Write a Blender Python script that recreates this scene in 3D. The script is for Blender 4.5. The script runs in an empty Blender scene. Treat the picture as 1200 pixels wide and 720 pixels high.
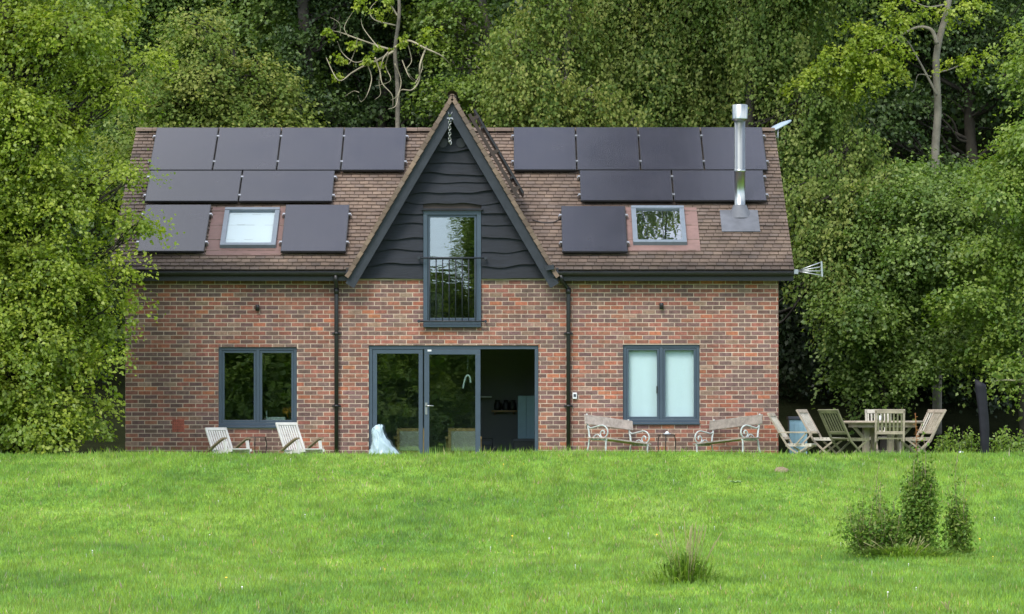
import bpy, math, random
import numpy as np
from mathutils import Vector, Matrix

random.seed(7)
RNG = np.random.default_rng(7)
SC = bpy.context.scene
COL = SC.collection
F = 3877.0           # focal length in photo pixels (1200 wide)
EYE = 0.87           # eye height above the terrace
HOR = 485.0
R = math.radians

def P(px, py, Y):
    return ((px - 600.0) * Y / F, Y, EYE + (HOR - py) * Y / F)

# ------------------------------------------------------------------ materials
def new_mat(name):
    m = bpy.data.materials.new(name)
    m.use_nodes = True
    nt = m.node_tree
    nt.nodes.clear()
    out = nt.nodes.new('ShaderNodeOutputMaterial')
    return m, nt, out

def N(nt, typ, **kw):
    n = nt.nodes.new(typ)
    for k, v in kw.items():
        if k in n.inputs.keys():
            n.inputs[k].default_value = v
        else:
            setattr(n, k, v)
    return n

def principled(name, col, rough=0.6, metal=0.0, noise=0.0, nscale=8.0, bump=0.0, bscale=60.0,
               attr=False, spec=0.4, coat=0.0, stretch=None, big=0.0):
    """colour (x point attribute) broken up by noise, with a fine bump"""
    m, nt, out = new_mat(name)
    b = N(nt, 'ShaderNodeBsdfPrincipled')
    b.inputs['Roughness'].default_value = rough
    b.inputs['Metallic'].default_value = metal
    b.inputs['Specular IOR Level'].default_value = spec
    b.inputs['Coat Weight'].default_value = coat
    tc = N(nt, 'ShaderNodeTexCoord')
    src = tc.outputs['Object']
    if stretch:
        mp = N(nt, 'ShaderNodeMapping')
        mp.inputs['Scale'].default_value = stretch
        nt.links.new(src, mp.inputs[0]); src = mp.outputs[0]
    cur = None
    if attr:
        a = N(nt, 'ShaderNodeAttribute', attribute_name='col')
        cur = a.outputs['Color']
    else:
        rgb = N(nt, 'ShaderNodeRGB'); rgb.outputs[0].default_value = (*col, 1)
        cur = rgb.outputs[0]
    if noise > 0:
        nz = N(nt, 'ShaderNodeTexNoise'); nz.inputs['Scale'].default_value = nscale
        nz.inputs['Detail'].default_value = 6; nz.inputs['Roughness'].default_value = 0.65
        nt.links.new(src, nz.inputs['Vector'])
        mr = N(nt, 'ShaderNodeMapRange')
        mr.inputs['From Min'].default_value = 0.3; mr.inputs['From Max'].default_value = 0.7
        mr.inputs['To Min'].default_value = 1 - noise; mr.inputs['To Max'].default_value = 1 + noise
        nt.links.new(nz.outputs['Fac'], mr.inputs['Value'])
        mx = N(nt, 'ShaderNodeMix', data_type='RGBA', blend_type='MULTIPLY')
        mx.inputs[0].default_value = 1
        nt.links.new(cur, mx.inputs[6]); nt.links.new(mr.outputs[0], mx.inputs[7])
        cur = mx.outputs[2]
        rr = N(nt, 'ShaderNodeMapRange')
        rr.inputs['To Min'].default_value = max(0, rough - .12); rr.inputs['To Max'].default_value = min(1, rough + .12)
        nt.links.new(nz.outputs['Fac'], rr.inputs['Value']); nt.links.new(rr.outputs[0], b.inputs['Roughness'])
    if big > 0:
        n5 = N(nt, 'ShaderNodeTexNoise'); n5.inputs['Scale'].default_value = .8; n5.inputs['Detail'].default_value = 7; n5.inputs['Roughness'].default_value = .7
        mp5 = N(nt, 'ShaderNodeMapping'); mp5.inputs['Scale'].default_value = (1.6, 1, .7)
        nt.links.new(tc.outputs['Object'], mp5.inputs[0]); nt.links.new(mp5.outputs[0], n5.inputs['Vector'])
        m5 = N(nt, 'ShaderNodeMapRange'); m5.inputs['From Min'].default_value = .32; m5.inputs['From Max'].default_value = .68
        m5.inputs['To Min'].default_value = 1 - big; m5.inputs['To Max'].default_value = 1 + big * .8
        nt.links.new(n5.outputs['Fac'], m5.inputs['Value'])
        x5 = N(nt, 'ShaderNodeMix', data_type='RGBA', blend_type='MULTIPLY'); x5.inputs[0].default_value = 1
        nt.links.new(cur, x5.inputs[6]); nt.links.new(m5.outputs[0], x5.inputs[7]); cur = x5.outputs[2]
    nt.links.new(cur, b.inputs['Base Color'])
    if bump > 0:
        nb = N(nt, 'ShaderNodeTexNoise'); nb.inputs['Scale'].default_value = bscale; nb.inputs['Detail'].default_value = 4
        nt.links.new(src, nb.inputs['Vector'])
        bp = N(nt, 'ShaderNodeBump'); bp.inputs['Strength'].default_value = bump; bp.inputs['Distance'].default_value = 0.01
        nt.links.new(nb.outputs['Fac'], bp.inputs['Height']); nt.links.new(bp.outputs[0], b.inputs['Normal'])
    nt.links.new(b.outputs[0], out.inputs[0])
    return m

def leaf_mat(name, dark, mid, light, trans=0.35, gloss=0.03):
    """leaf colour ramp over the point attribute (leaf and clump random), diffuse + translucent"""
    m, nt, out = new_mat(name)
    a = N(nt, 'ShaderNodeAttribute', attribute_name='col')
    sp = N(nt, 'ShaderNodeSeparateColor'); nt.links.new(a.outputs['Color'], sp.inputs[0])
    ad = N(nt, 'ShaderNodeMath', operation='MULTIPLY'); ad.inputs[1].default_value = 0.26
    nt.links.new(sp.outputs[0], ad.inputs[0])
    ad2 = N(nt, 'ShaderNodeMath', operation='MULTIPLY_ADD'); ad2.inputs[1].default_value = 0.74
    nt.links.new(sp.outputs[1], ad2.inputs[0]); nt.links.new(ad.outputs[0], ad2.inputs[2])
    cr = N(nt, 'ShaderNodeValToRGB')
    cr.color_ramp.elements[0].color = (*dark, 1); cr.color_ramp.elements[0].position = 0.12
    cr.color_ramp.elements[1].color = (*light, 1); cr.color_ramp.elements[1].position = 0.88
    e = cr.color_ramp.elements.new(0.5); e.color = (*mid, 1)
    nt.links.new(ad2.outputs[0], cr.inputs[0])
    d = N(nt, 'ShaderNodeBsdfDiffuse'); t = N(nt, 'ShaderNodeBsdfTranslucent'); g = N(nt, 'ShaderNodeBsdfGlossy')
    g.inputs['Roughness'].default_value = 0.5
    tm = N(nt, 'ShaderNodeMix', data_type='RGBA', blend_type='MULTIPLY'); tm.inputs[0].default_value = 1
    tm.inputs[7].default_value = (1.25, 1.35, 0.55, 1)
    nt.links.new(cr.outputs[0], tm.inputs[6])
    nt.links.new(cr.outputs[0], d.inputs[0]); nt.links.new(tm.outputs[2], t.inputs[0])
    m1 = N(nt, 'ShaderNodeMixShader'); m1.inputs[0].default_value = trans
    m2 = N(nt, 'ShaderNodeMixShader'); m2.inputs[0].default_value = gloss
    nt.links.new(d.outputs[0], m1.inputs[1]); nt.links.new(t.outputs[0], m1.inputs[2])
    nt.links.new(m1.outputs[0], m2.inputs[1]); nt.links.new(g.outputs[0], m2.inputs[2])
    nt.links.new(m2.outputs[0], out.inputs[0])
    return m

def glass_mat(name, base=0.10, tint=(0.86, 0.92, 0.9), wave=0.02, wscale=(1.2, 1.2, 2.2)):
    m, nt, out = new_mat(name)
    lw = N(nt, 'ShaderNodeLayerWeight'); lw.inputs['Blend'].default_value = .5
    pw = N(nt, 'ShaderNodeMath', operation='POWER'); pw.inputs[1].default_value = 5
    nt.links.new(lw.outputs['Facing'], pw.inputs[0])
    ma = N(nt, 'ShaderNodeMath', operation='MULTIPLY_ADD'); ma.inputs[1].default_value = 1 - base; ma.inputs[2].default_value = base
    ma.use_clamp = True
    nt.links.new(pw.outputs[0], ma.inputs[0])
    tr = N(nt, 'ShaderNodeBsdfTransparent'); tr.inputs[0].default_value = (*tint, 1)
    gl = N(nt, 'ShaderNodeBsdfGlossy'); gl.inputs['Roughness'].default_value = 0.0
    tc = N(nt, 'ShaderNodeTexCoord'); mp = N(nt, 'ShaderNodeMapping'); mp.inputs['Scale'].default_value = wscale
    nz = N(nt, 'ShaderNodeTexNoise'); nz.inputs['Scale'].default_value = 2.0; nz.inputs['Detail'].default_value = 2
    bp = N(nt, 'ShaderNodeBump'); bp.inputs['Strength'].default_value = 1.0; bp.inputs['Distance'].default_value = wave
    nt.links.new(tc.outputs['Object'], mp.inputs[0]); nt.links.new(mp.outputs[0], nz.inputs['Vector'])
    nt.links.new(nz.outputs['Fac'], bp.inputs['Height']); nt.links.new(bp.outputs[0], gl.inputs['Normal'])
    mx = N(nt, 'ShaderNodeMixShader')
    nt.links.new(ma.outputs[0], mx.inputs[0]); nt.links.new(tr.outputs[0], mx.inputs[1]); nt.links.new(gl.outputs[0], mx.inputs[2])
    nt.links.new(mx.outputs[0], out.inputs[0])
    return m

M = {}
M['brick'] = principled('brick_faces', (1, 1, 1), .85, attr=True, noise=.38, nscale=16, bump=.5, bscale=120, big=.24)
M['mortar'] = principled('mortar', (.46, .36, .285), .95, noise=.22, nscale=5, big=.28)
M['tile'] = principled('roof_tiles', (1, 1, 1), .85, attr=True, noise=.30, nscale=2.2, bump=.4, bscale=90, big=.26)
M['underlay'] = principled('roof_underlay', (.045, .035, .03), .9, noise=.2)
M['charcoal'] = principled('charcoal_boards', (.0155, .018, .025), .6, noise=.35, nscale=3, stretch=(1, 1, 14), bump=.6, bscale=14, spec=.22)
M['barge'] = principled('barge_paint', (.022, .026, .034), .5, noise=.25, nscale=6, bump=.2, bscale=30, spec=.28)
M['anthracite'] = principled('anthracite_frame', (.040, .060, .084), .42, noise=.08, nscale=4)
M['black_plastic'] = principled('black_plastic', (.014, .014, .016), .4, noise=.2, nscale=6)
M['white_plastic'] = principled('pale_plastic', (.6, .62, .64), .4, noise=.08)
M['flash'] = principled('pink_flashing', (.165, .098, .085), .7, noise=.16, nscale=5)
M['lead'] = principled('lead_sheet', (.095, .10, .115), .6, noise=.30, nscale=3)
M['steel'] = principled('stainless_steel', (.34, .36, .35), .32, metal=1, noise=.06, nscale=9)
M['alu'] = principled('aluminium', (.42, .43, .45), .4, metal=1, noise=.1)
M['chrome'] = principled('satin_chrome', (.34, .34, .335), .35, metal=1)
M['dish'] = principled('dish_grey', (.25, .31, .37), .45, noise=.1)
M['white_wood'] = principled('white_painted_wood', (.48, .47, .445), .6, noise=.14, nscale=9, bump=.2, bscale=40)
M['arm_wood'] = principled('weathered_brown_wood', (.20, .15, .10), .8, noise=.3, nscale=9, bump=.3)
M['teak'] = principled('silvered_teak', (.285, .24, .185), .8, noise=.32, nscale=6, bump=.3, bscale=50)
M['teak_green'] = principled('mossy_teak', (.135, .13, .075), .85, noise=.32, nscale=7, bump=.3, bscale=50)
M['teak_pale'] = principled('pale_teak', (.42, .385, .33), .75, noise=.2, nscale=7, bump=.3, bscale=50)
M['bench_wood'] = principled('flaking_bench_board', (.36, .30, .265), .8, noise=.35, nscale=11, bump=.3, bscale=50)
M['iron_paint'] = principled('pale_iron', (.36, .39, .38), .55, noise=.3, nscale=12)
M['dark_iron'] = principled('dark_iron', (.02, .018, .016), .5, noise=.3)
M['bag'] = principled('bag_film', (.32, .42, .48), .34, noise=.18, nscale=5, bump=.5, bscale=9, spec=.5)
M['blind'] = principled('roller_blind', (.46, .545, .57), .8, noise=.03, nscale=2)
M['blue_box'] = principled('pale_blue_paint', (.22, .36, .45), .5, noise=.15, nscale=5)
M['dark_lid'] = principled('dark_lid', (.04, .045, .06), .5, noise=.2)
M['cover'] = principled('black_cover', (.011, .011, .016), .6, noise=.3, nscale=5, bump=.6, bscale=9, spec=.18)
M['inner_wall'] = principled('room_plaster', (.20, .20, .195), .9, noise=.05, nscale=2)
M['ceiling'] = principled('ceiling_boards', (.42, .41, .38), .8, noise=.1, nscale=2, stretch=(9, .4, 1))
M['floor_in'] = principled('room_floor', (.10, .085, .07), .5, noise=.2, nscale=3)
M['pine'] = principled('pine_frame', (.36, .22, .10), .5, noise=.2, nscale=8)
M['cushion'] = principled('beige_cushion', (.38, .34, .30), .9, noise=.12, nscale=10)
M['cream'] = principled('cream_cloth', (.55, .53, .47), .9, noise=.1)
M['cabinet'] = principled('blue_cabinet', (.24, .36, .42), .5, noise=.06)
M['dark_in'] = principled('dark_crockery', (.02, .02, .022), .4, noise=.2)
M['sunflower'] = principled('sunflower', (.75, .30, .02), .8, noise=.3, nscale=30)
M['bark'] = principled('grey_bark', (.13, .115, .09), .9, noise=.45, nscale=5, bump=1, bscale=20)
M['bark_dark'] = principled('dark_bark', (.028, .024, .018), .9, noise=.4, nscale=5, bump=1, bscale=20)
M['bark_pale'] = principled('pale_bark', (.17, .155, .125), .85, noise=.35, nscale=4, bump=.7, bscale=18)
M['dead'] = principled('bleached_wood', (.27, .24, .165), .85, noise=.25, nscale=6)
M['soil'] = principled('dry_soil', (.19, .15, .09), .95, noise=.35, nscale=14, bump=.8, bscale=30)
M['glass'] = glass_mat('window_glass', base=.21, tint=(.80, .88, .85), wave=.0005)
M['glass_clear'] = glass_mat('clear_glass', base=.02, tint=(.95, .98, .98), wave=.0006)
M['glass_up'] = glass_mat('rippled_glass', base=.26, tint=(.62, .68, .66), wave=.0004, wscale=(1.5, 1, 5))
M['glass_sky'] = glass_mat('rooflight_glass', base=.50, tint=(.8, .85, .85), wave=.0008)
M['straw'] = principled('dry_stems', (.24, .225, .10), .9, noise=.3)
M['rust_seed'] = principled('rust_seed', (.24, .095, .03), .9, noise=.3)

# solar glass: dark cells with faint busbar grid and a soft sheen
def solar_mat():
    m, nt, out = new_mat('solar_cells')
    b = N(nt, 'ShaderNodeBsdfPrincipled')
    tc = N(nt, 'ShaderNodeTexCoord')
    br = N(nt, 'ShaderNodeTexBrick'); br.offset = 0
    br.inputs['Color1'].default_value = (.019, .0185, .029, 1); br.inputs['Color2'].default_value = (.021, .020, .030, 1)
    br.inputs['Mortar'].default_value = (.026, .025, .036, 1)
    br.inputs['Scale'].default_value = 1; br.inputs['Mortar Size'].default_value = .006
    br.inputs['Brick Width'].default_value = .185; br.inputs['Row Height'].default_value = .19
    nt.links.new(tc.outputs['UV'], br.inputs['Vector'])
    nt.links.new(br.outputs['Color'], b.inputs['Base Color'])
    nz = N(nt, 'ShaderNodeTexNoise'); nz.inputs['Scale'].default_value = 1.3; nz.inputs['Detail'].default_value = 3
    nt.links.new(tc.outputs['Object'], nz.inputs['Vector'])
    mr = N(nt, 'ShaderNodeMapRange'); mr.inputs['To Min'].default_value = .13; mr.inputs['To Max'].default_value = .34
    nt.links.new(nz.outputs['Fac'], mr.inputs['Value']); nt.links.new(mr.outputs[0], b.inputs['Roughness'])
    b.inputs['Specular IOR Level'].default_value = .6
    nt.links.new(b.outputs[0], out.inputs[0])
    return m
M['solar'] = solar_mat()

M['leaf_maple'] = leaf_mat('maple_leaves', (.118, .185, .018), (.205, .275, .026), (.32, .37, .05), .46)
M['leaf_olive'] = leaf_mat('olive_leaves', (.080, .135, .028), (.160, .215, .044), (.28, .295, .080), .40, .012)
M['leaf_dark'] = leaf_mat('dark_leaves', (.026, .054, .015), (.048, .088, .023), (.085, .135, .034), .32, .03)  # dark green, deepened in colour for the shaded gaps between crowns
M['leaf_shade'] = leaf_mat('shaded_leaves', (.010, .022, .007), (.019, .036, .011), (.034, .055, .015), .2, .03)  # near-black leaf colour carries the deep shade below the canopy
M['leaf_mid'] = leaf_mat('mid_green_leaves', (.075, .135, .026), (.135, .212, .042), (.225, .30, .076), .42)
M['leaf_fresh'] = leaf_mat('fresh_leaves', (.085, .155, .020), (.148, .225, .032), (.22, .285, .052), .42)
M['leaf_yellow'] = leaf_mat('yellow_green_leaves', (.15, .22, .016), (.24, .32, .026), (.34, .39, .05), .44)
M['leaf_droop'] = leaf_mat('hanging_leaves', (.065, .115, .024), (.130, .190, .040), (.25, .28, .078), .42, .012)
M['leaf_grass'] = leaf_mat('long_grass', (.11, .20, .035), (.17, .28, .045), (.27, .34, .08), .45, .02)
M['leaf_shrub'] = leaf_mat('shrub_leaves', (.060, .135, .018), (.115, .205, .032), (.21, .265, .06), .42, .015)

def grass_mat(name, ground=False):
    m, nt, out = new_mat(name)
    tc = N(nt, 'ShaderNodeTexCoord')
    g = N(nt, 'ShaderNodeNewGeometry')
    mp = N(nt, 'ShaderNodeMapping'); mp.inputs['Scale'].default_value = (.35, .16, .3)
    nt.links.new(g.outputs['Position'], mp.inputs[0])
    n1 = N(nt, 'ShaderNodeTexNoise'); n1.inputs['Scale'].default_value = 1.6; n1.inputs['Detail'].default_value = 7; n1.inputs['Roughness'].default_value = .68
    nt.links.new(mp.outputs[0], n1.inputs['Vector'])
    cr = N(nt, 'ShaderNodeValToRGB')
    els = cr.color_ramp.elements
    els[0].position = .30; els[0].color = (.115, .218, .042, 1)
    els[1].position = .72; els[1].color = (.240, .350, .075, 1)
    e = els.new(.45); e.color = (.158, .275, .043, 1)
    e = els.new(.58); e.color = (.194, .305, .047, 1)
    nt.links.new(n1.outputs['Fac'], cr.inputs[0])
    cur = cr.outputs[0]
    n2 = N(nt, 'ShaderNodeTexNoise'); n2.inputs['Scale'].default_value = 3.6; n2.inputs['Detail'].default_value = 5
    mp2 = N(nt, 'ShaderNodeMapping'); mp2.inputs['Scale'].default_value = (1, .35, 1)
    nt.links.new(g.outputs['Position'], mp2.inputs[0]); nt.links.new(mp2.outputs[0], n2.inputs['Vector'])
    mr = N(nt, 'ShaderNodeMapRange'); mr.inputs['From Min'].default_value = .3; mr.inputs['From Max'].default_value = .7
    mr.inputs['To Min'].default_value = .76; mr.inputs['To Max'].default_value = 1.18
    nt.links.new(n2.outputs['Fac'], mr.inputs['Value'])
    mx = N(nt, 'ShaderNodeMix', data_type='RGBA', blend_type='MULTIPLY'); mx.inputs[0].default_value = 1
    nt.links.new(cur, mx.inputs[6]); nt.links.new(mr.outputs[0], mx.inputs[7]); cur = mx.outputs[2]
    if ground:
        # woodland floor beyond the garden: hillside leaf litter, colour darkened for canopy shade
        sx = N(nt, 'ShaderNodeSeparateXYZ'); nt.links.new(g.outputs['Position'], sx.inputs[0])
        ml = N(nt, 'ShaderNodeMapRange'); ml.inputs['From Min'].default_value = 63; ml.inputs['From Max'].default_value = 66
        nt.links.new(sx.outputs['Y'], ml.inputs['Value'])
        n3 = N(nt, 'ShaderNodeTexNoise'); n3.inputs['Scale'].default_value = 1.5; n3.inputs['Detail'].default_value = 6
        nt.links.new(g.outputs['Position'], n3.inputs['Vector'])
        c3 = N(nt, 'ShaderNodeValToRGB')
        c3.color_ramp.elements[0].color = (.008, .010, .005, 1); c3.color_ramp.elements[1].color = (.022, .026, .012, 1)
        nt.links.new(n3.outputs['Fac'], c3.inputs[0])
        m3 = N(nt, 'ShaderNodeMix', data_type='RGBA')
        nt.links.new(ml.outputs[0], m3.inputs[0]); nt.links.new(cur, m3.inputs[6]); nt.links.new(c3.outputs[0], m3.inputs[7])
        d = N(nt, 'ShaderNodeBsdfDiffuse'); nt.links.new(m3.outputs[2], d.inputs[0])
        bp = N(nt, 'ShaderNodeBump'); bp.inputs['Strength'].default_value = .8; bp.inputs['Distance'].default_value = .05
        n4 = N(nt, 'ShaderNodeTexNoise'); n4.inputs['Scale'].default_value = 14; n4.inputs['Detail'].default_value = 5
        nt.links.new(g.outputs['Position'], n4.inputs['Vector']); nt.links.new(n4.outputs['Fac'], bp.inputs['Height'])
        nt.links.new(bp.outputs[0], d.inputs['Normal'])
        nt.links.new(d.outputs[0], out.inputs[0])
    else:
        a = N(nt, 'ShaderNodeAttribute', attribute_name='col')
        m4 = N(nt, 'ShaderNodeMix', data_type='RGBA', blend_type='MULTIPLY'); m4.inputs[0].default_value = 1
        nt.links.new(cur, m4.inputs[6]); nt.links.new(a.outputs['Color'], m4.inputs[7])
        d = N(nt, 'ShaderNodeBsdfDiffuse'); t = N(nt, 'ShaderNodeBsdfTranslucent')
        nt.links.new(m4.outputs[2], d.inputs[0]); nt.links.new(m4.outputs[2], t.inputs[0])
        ms = N(nt, 'ShaderNodeMixShader'); ms.inputs[0].default_value = .45
        nt.links.new(d.outputs[0], ms.inputs[1]); nt.links.new(t.outputs[0], ms.inputs[2])
        nt.links.new(ms.outputs[0], out.inputs[0])
    return m
M['lawn'] = grass_mat('lawn_ground', True)
M['blades'] = grass_mat('grass_blades')

# ------------------------------------------------------------------ object helpers
ROOT = {}      # object -> world location of its thing

def tag(o, label=None, cat=None, group=None, kind=None):
    if label: o['label'] = label
    if cat: o['category'] = cat
    if group: o['group'] = group
    if kind: o['kind'] = kind
    return o

def thing(name, label, cat, loc=(0, 0, 0), rz=0.0, group=None, tilt=(0, 0)):
    o = bpy.data.objects.new(name, None)
    o.empty_display_size = .2
    COL.objects.link(o)
    o.location = loc
    o.rotation_euler = (tilt[0], tilt[1], rz)
    tag(o, label, cat, group)
    ROOT[o.name] = Vector(loc)
    return o

def link_mesh(name, me, mat, parent=None):
    o = bpy.data.objects.new(name, me)
    COL.objects.link(o)
    if mat is not None: me.materials.append(mat)
    if parent is not None:
        o.parent = parent
        ROOT[o.name] = ROOT[parent.name]
    else:
        ROOT[o.name] = Vector((0, 0, 0))
    return o

class MB:
    """collects shapes and links them as one mesh object"""
    def __init__(s):
        s.v = []; s.f = []; s.c = []; s.uv = {}; s.smooth = set()
    def add(s, vs, fs, col=None, smooth=False):
        o = len(s.v)
        s.v.extend([tuple(v) for v in vs])
        for f in fs:
            if smooth: s.smooth.add(len(s.f))
            s.f.append(tuple(i + o for i in f))
        if col is not None or s.c:
            while len(s.c) < o: s.c.append((1, 1, 1, 1))
            s.c.extend([(*(col or (1, 1, 1)), 1)] * len(vs))
        return s
    def box(s, x0, x1, y0, y1, z0, z1, col=None):
        vs = [(x0, y0, z0), (x1, y0, z0), (x1, y1, z0), (x0, y1, z0), (x0, y0, z1), (x1, y0, z1), (x1, y1, z1), (x0, y1, z1)]
        return s.add(vs, [(0, 3, 2, 1), (4, 5, 6, 7), (0, 1, 5, 4), (1, 2, 6, 5), (2, 3, 7, 6), (3, 0, 4, 7)], col)
    def obox(s, c, ax, ay, az, hx, hy, hz, col=None):
        c, ax, ay, az = Vector(c), Vector(ax), Vector(ay), Vector(az)
        vs = []
        for k in (-1, 1):
            for (i, j) in ((-1, -1), (1, -1), (1, 1), (-1, 1)):
                vs.append(c + ax * hx * i + ay * hy * j + az * hz * k)
        return s.add(vs, [(0, 3, 2, 1), (4, 5, 6, 7), (0, 1, 5, 4), (1, 2, 6, 5), (2, 3, 7, 6), (3, 0, 4, 7)], col)
    def bar(s, a, b, w, t, up=(0, 0, 1), col=None):
        a, b = Vector(a), Vector(b)
        d = b - a; L = d.length; d.normalize()
        up = Vector(up)
        sx = d.cross(up)
        if sx.length < 1e-4: sx = d.cross(Vector((1, 0, 0)))
        sx.normalize(); u = sx.cross(d).normalized()
        return s.obox((a + b) / 2, sx, d, u, w / 2, L / 2, t / 2, col)
    def tube(s, pts, rad, n=8, caps=True, col=None):
        pts = [Vector(p) for p in pts]
        if not hasattr(rad, '__len__'): rad = [rad] * len(pts)
        vs = []; fs = []
        ref = None
        for i, p in enumerate(pts):
            d = (pts[min(i + 1, len(pts) - 1)] - pts[max(i - 1, 0)])
            d.normalize()
            if ref is None:
                ref = d.orthogonal().normalized()
            else:
                ref = (ref - d * ref.dot(d))
                if ref.length < 1e-5: ref = d.orthogonal()
                ref.normalize()
            bn = d.cross(ref)
            for k in range(n):
                a = 2 * math.pi * k / n
                vs.append(p + (ref * math.cos(a) + bn * math.sin(a)) * rad[i])
        for i in range(len(pts) - 1):
            for k in range(n):
                k2 = (k + 1) % n
                fs.append((i * n + k, i * n + k2, (i + 1) * n + k2, (i + 1) * n + k))
        s.add(vs, fs, col, smooth=True)
        if caps:
            o = len(s.v) - len(vs)
            s.f.append(tuple(o + k for k in reversed(range(n))))
            s.f.append(tuple(o + (len(pts) - 1) * n + k for k in range(n)))
        return s
    def lathe(s, prof, c=(0, 0, 0), n=20, col=None, sx=1, sy=1):
        vs = []; fs = []
        for (r, z) in prof:
            for k in range(n):
                a = 2 * math.pi * k / n
                vs.append((c[0] + r * math.cos(a) * sx, c[1] + r * math.sin(a) * sy, c[2] + z))
        for i in range(len(prof) - 1):
            for k in range(n):
                k2 = (k + 1) % n
                fs.append((i * n + k, i * n + k2, (i + 1) * n + k2, (i + 1) * n + k))
        return s.add(vs, fs, col, smooth=True)
    def build(s, name, mat, parent=None, local=False, bevel=0.0):
        me = bpy.data.meshes.new(name)
        v = np.array(s.v, dtype=np.float64).reshape(-1, 3)
        if parent is not None and not local:
            r = ROOT[parent.name]
            v = v - np.array((r.x, r.y, r.z))
        me.from_pydata(v.tolist(), [], s.f)
        if s.c:
            at = me.attributes.new('col', 'FLOAT_COLOR', 'POINT')
            at.data.foreach_set('color', np.array(s.c, dtype=np.float32).ravel())
        if s.smooth:
            fl = np.zeros(len(s.f), dtype=bool); fl[list(s.smooth)] = True
            me.polygons.foreach_set('use_smooth', fl)
        me.update()
        o = link_mesh(name, me, mat, parent)
        if bevel > 0:
            bm = o.modifiers.new('soft_edges', 'BEVEL'); bm.width = bevel; bm.segments = 2; bm.limit_method = 'ANGLE'
        return o

def fast_mesh(name, verts, nper, cols):
    """verts (N*nper,3): N separate polygons of nper corners"""
    n = len(verts) // nper
    me = bpy.data.meshes.new(name)
    me.vertices.add(len(verts)); me.vertices.foreach_set('co', np.ascontiguousarray(verts, dtype=np.float32).ravel())
    me.loops.add(len(verts)); me.loops.foreach_set('vertex_index', np.arange(len(verts), dtype=np.int32))
    me.polygons.add(n)
    me.polygons.foreach_set('loop_start', np.arange(0, len(verts), nper, dtype=np.int32))
    me.polygons.foreach_set('loop_total', np.full(n, nper, dtype=np.int32))
    at = me.attributes.new('col', 'FLOAT_COLOR', 'POINT')
    at.data.foreach_set('color', np.ascontiguousarray(cols, dtype=np.float32).ravel())
    me.update(calc_edges=True)
    return me

def copy_thing(o, loc, rz=None):
    c = o.copy(); COL.objects.link(c); c.location = loc
    if rz is not None: c.rotation_euler = (c.rotation_euler[0], c.rotation_euler[1], rz)
    ROOT[c.name] = Vector(loc)
    def kids(src, dst):
        for ch in list(src.children):
            d = ch.copy(); COL.objects.link(d); d.parent = dst
            kids(ch, d)
    kids(o, c)
    return c

def smooth_path(pts, n=24):
    pts = [Vector(p) for p in pts]; out = []
    for i in range(len(pts) - 1):
        p0, p1, p2, p3 = pts[max(i - 1, 0)], pts[i], pts[i + 1], pts[min(i + 2, len(pts) - 1)]
        for k in range(n // (len(pts) - 1) + 1):
            t = k / (n // (len(pts) - 1) + 1)
            out.append(.5 * ((2 * p1) + (p2 - p0) * t + (2 * p0 - 5 * p1 + 4 * p2 - p3) * t * t + (3 * p1 - p0 - 3 * p2 + p3) * t ** 3))
    out.append(pts[-1]); return out

# ------------------------------------------------------------------ terrain
PY = np.array([-400, 0, 26, 34, 38, 41, 44, 47, 50, 52.5, 54.0, 54.8, 55.6, 56.3, 67, 70, 80, 100, 150, 500.])
PZ = np.array([-1.0, -.80, -.78, -.77, -.75, -.67, -.48, -.27, -.05, .13, .222, .19, .05, 0, 0, .5, 4.0, 11.5, 30, 70.])
def gz(x, y):
    x = np.asarray(x, dtype=float); y = np.asarray(y, dtype=float)
    z = (np.interp(y - .8, PY, PZ) + 2 * np.interp(y, PY, PZ) + np.interp(y + .8, PY, PZ)) / 4
    w = np.clip((56 - y) / 3, 0, 1) * np.clip((y + 60) / 40, 0, 1)
    z = z + w * (.022 * np.sin(x * .9 + y * .35) + .018 * np.sin(x * .43 - y * .6 + 1.3) + .012 * np.sin(x * 2.1 + y * 1.3))
    return z
def g(x, y): return float(gz(x, y))

xs = np.concatenate([np.linspace(-350, -22, 14), np.linspace(-20, 20, 121), np.linspace(22, 350, 14)])
ys = np.concatenate([np.linspace(-400, 16, 22), np.linspace(17, 57, 161), np.linspace(58, 110, 53), np.linspace(115, 500, 20)])
X, Yg = np.meshgrid(xs, ys)
Z = gz(X, Yg)
nx, ny = len(xs), len(ys)
mb = MB()
mb.v = list(zip(X.ravel().tolist(), Yg.ravel().tolist(), Z.ravel().tolist()))
mb.f = [(j * nx + i, j * nx + i + 1, (j + 1) * nx + i + 1, (j + 1) * nx + i) for j in range(ny - 1) for i in range(nx - 1)]
mb.smooth = set(range(len(mb.f)))
tag(mb.build('lawn', M['lawn']), kind='structure')

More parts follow.
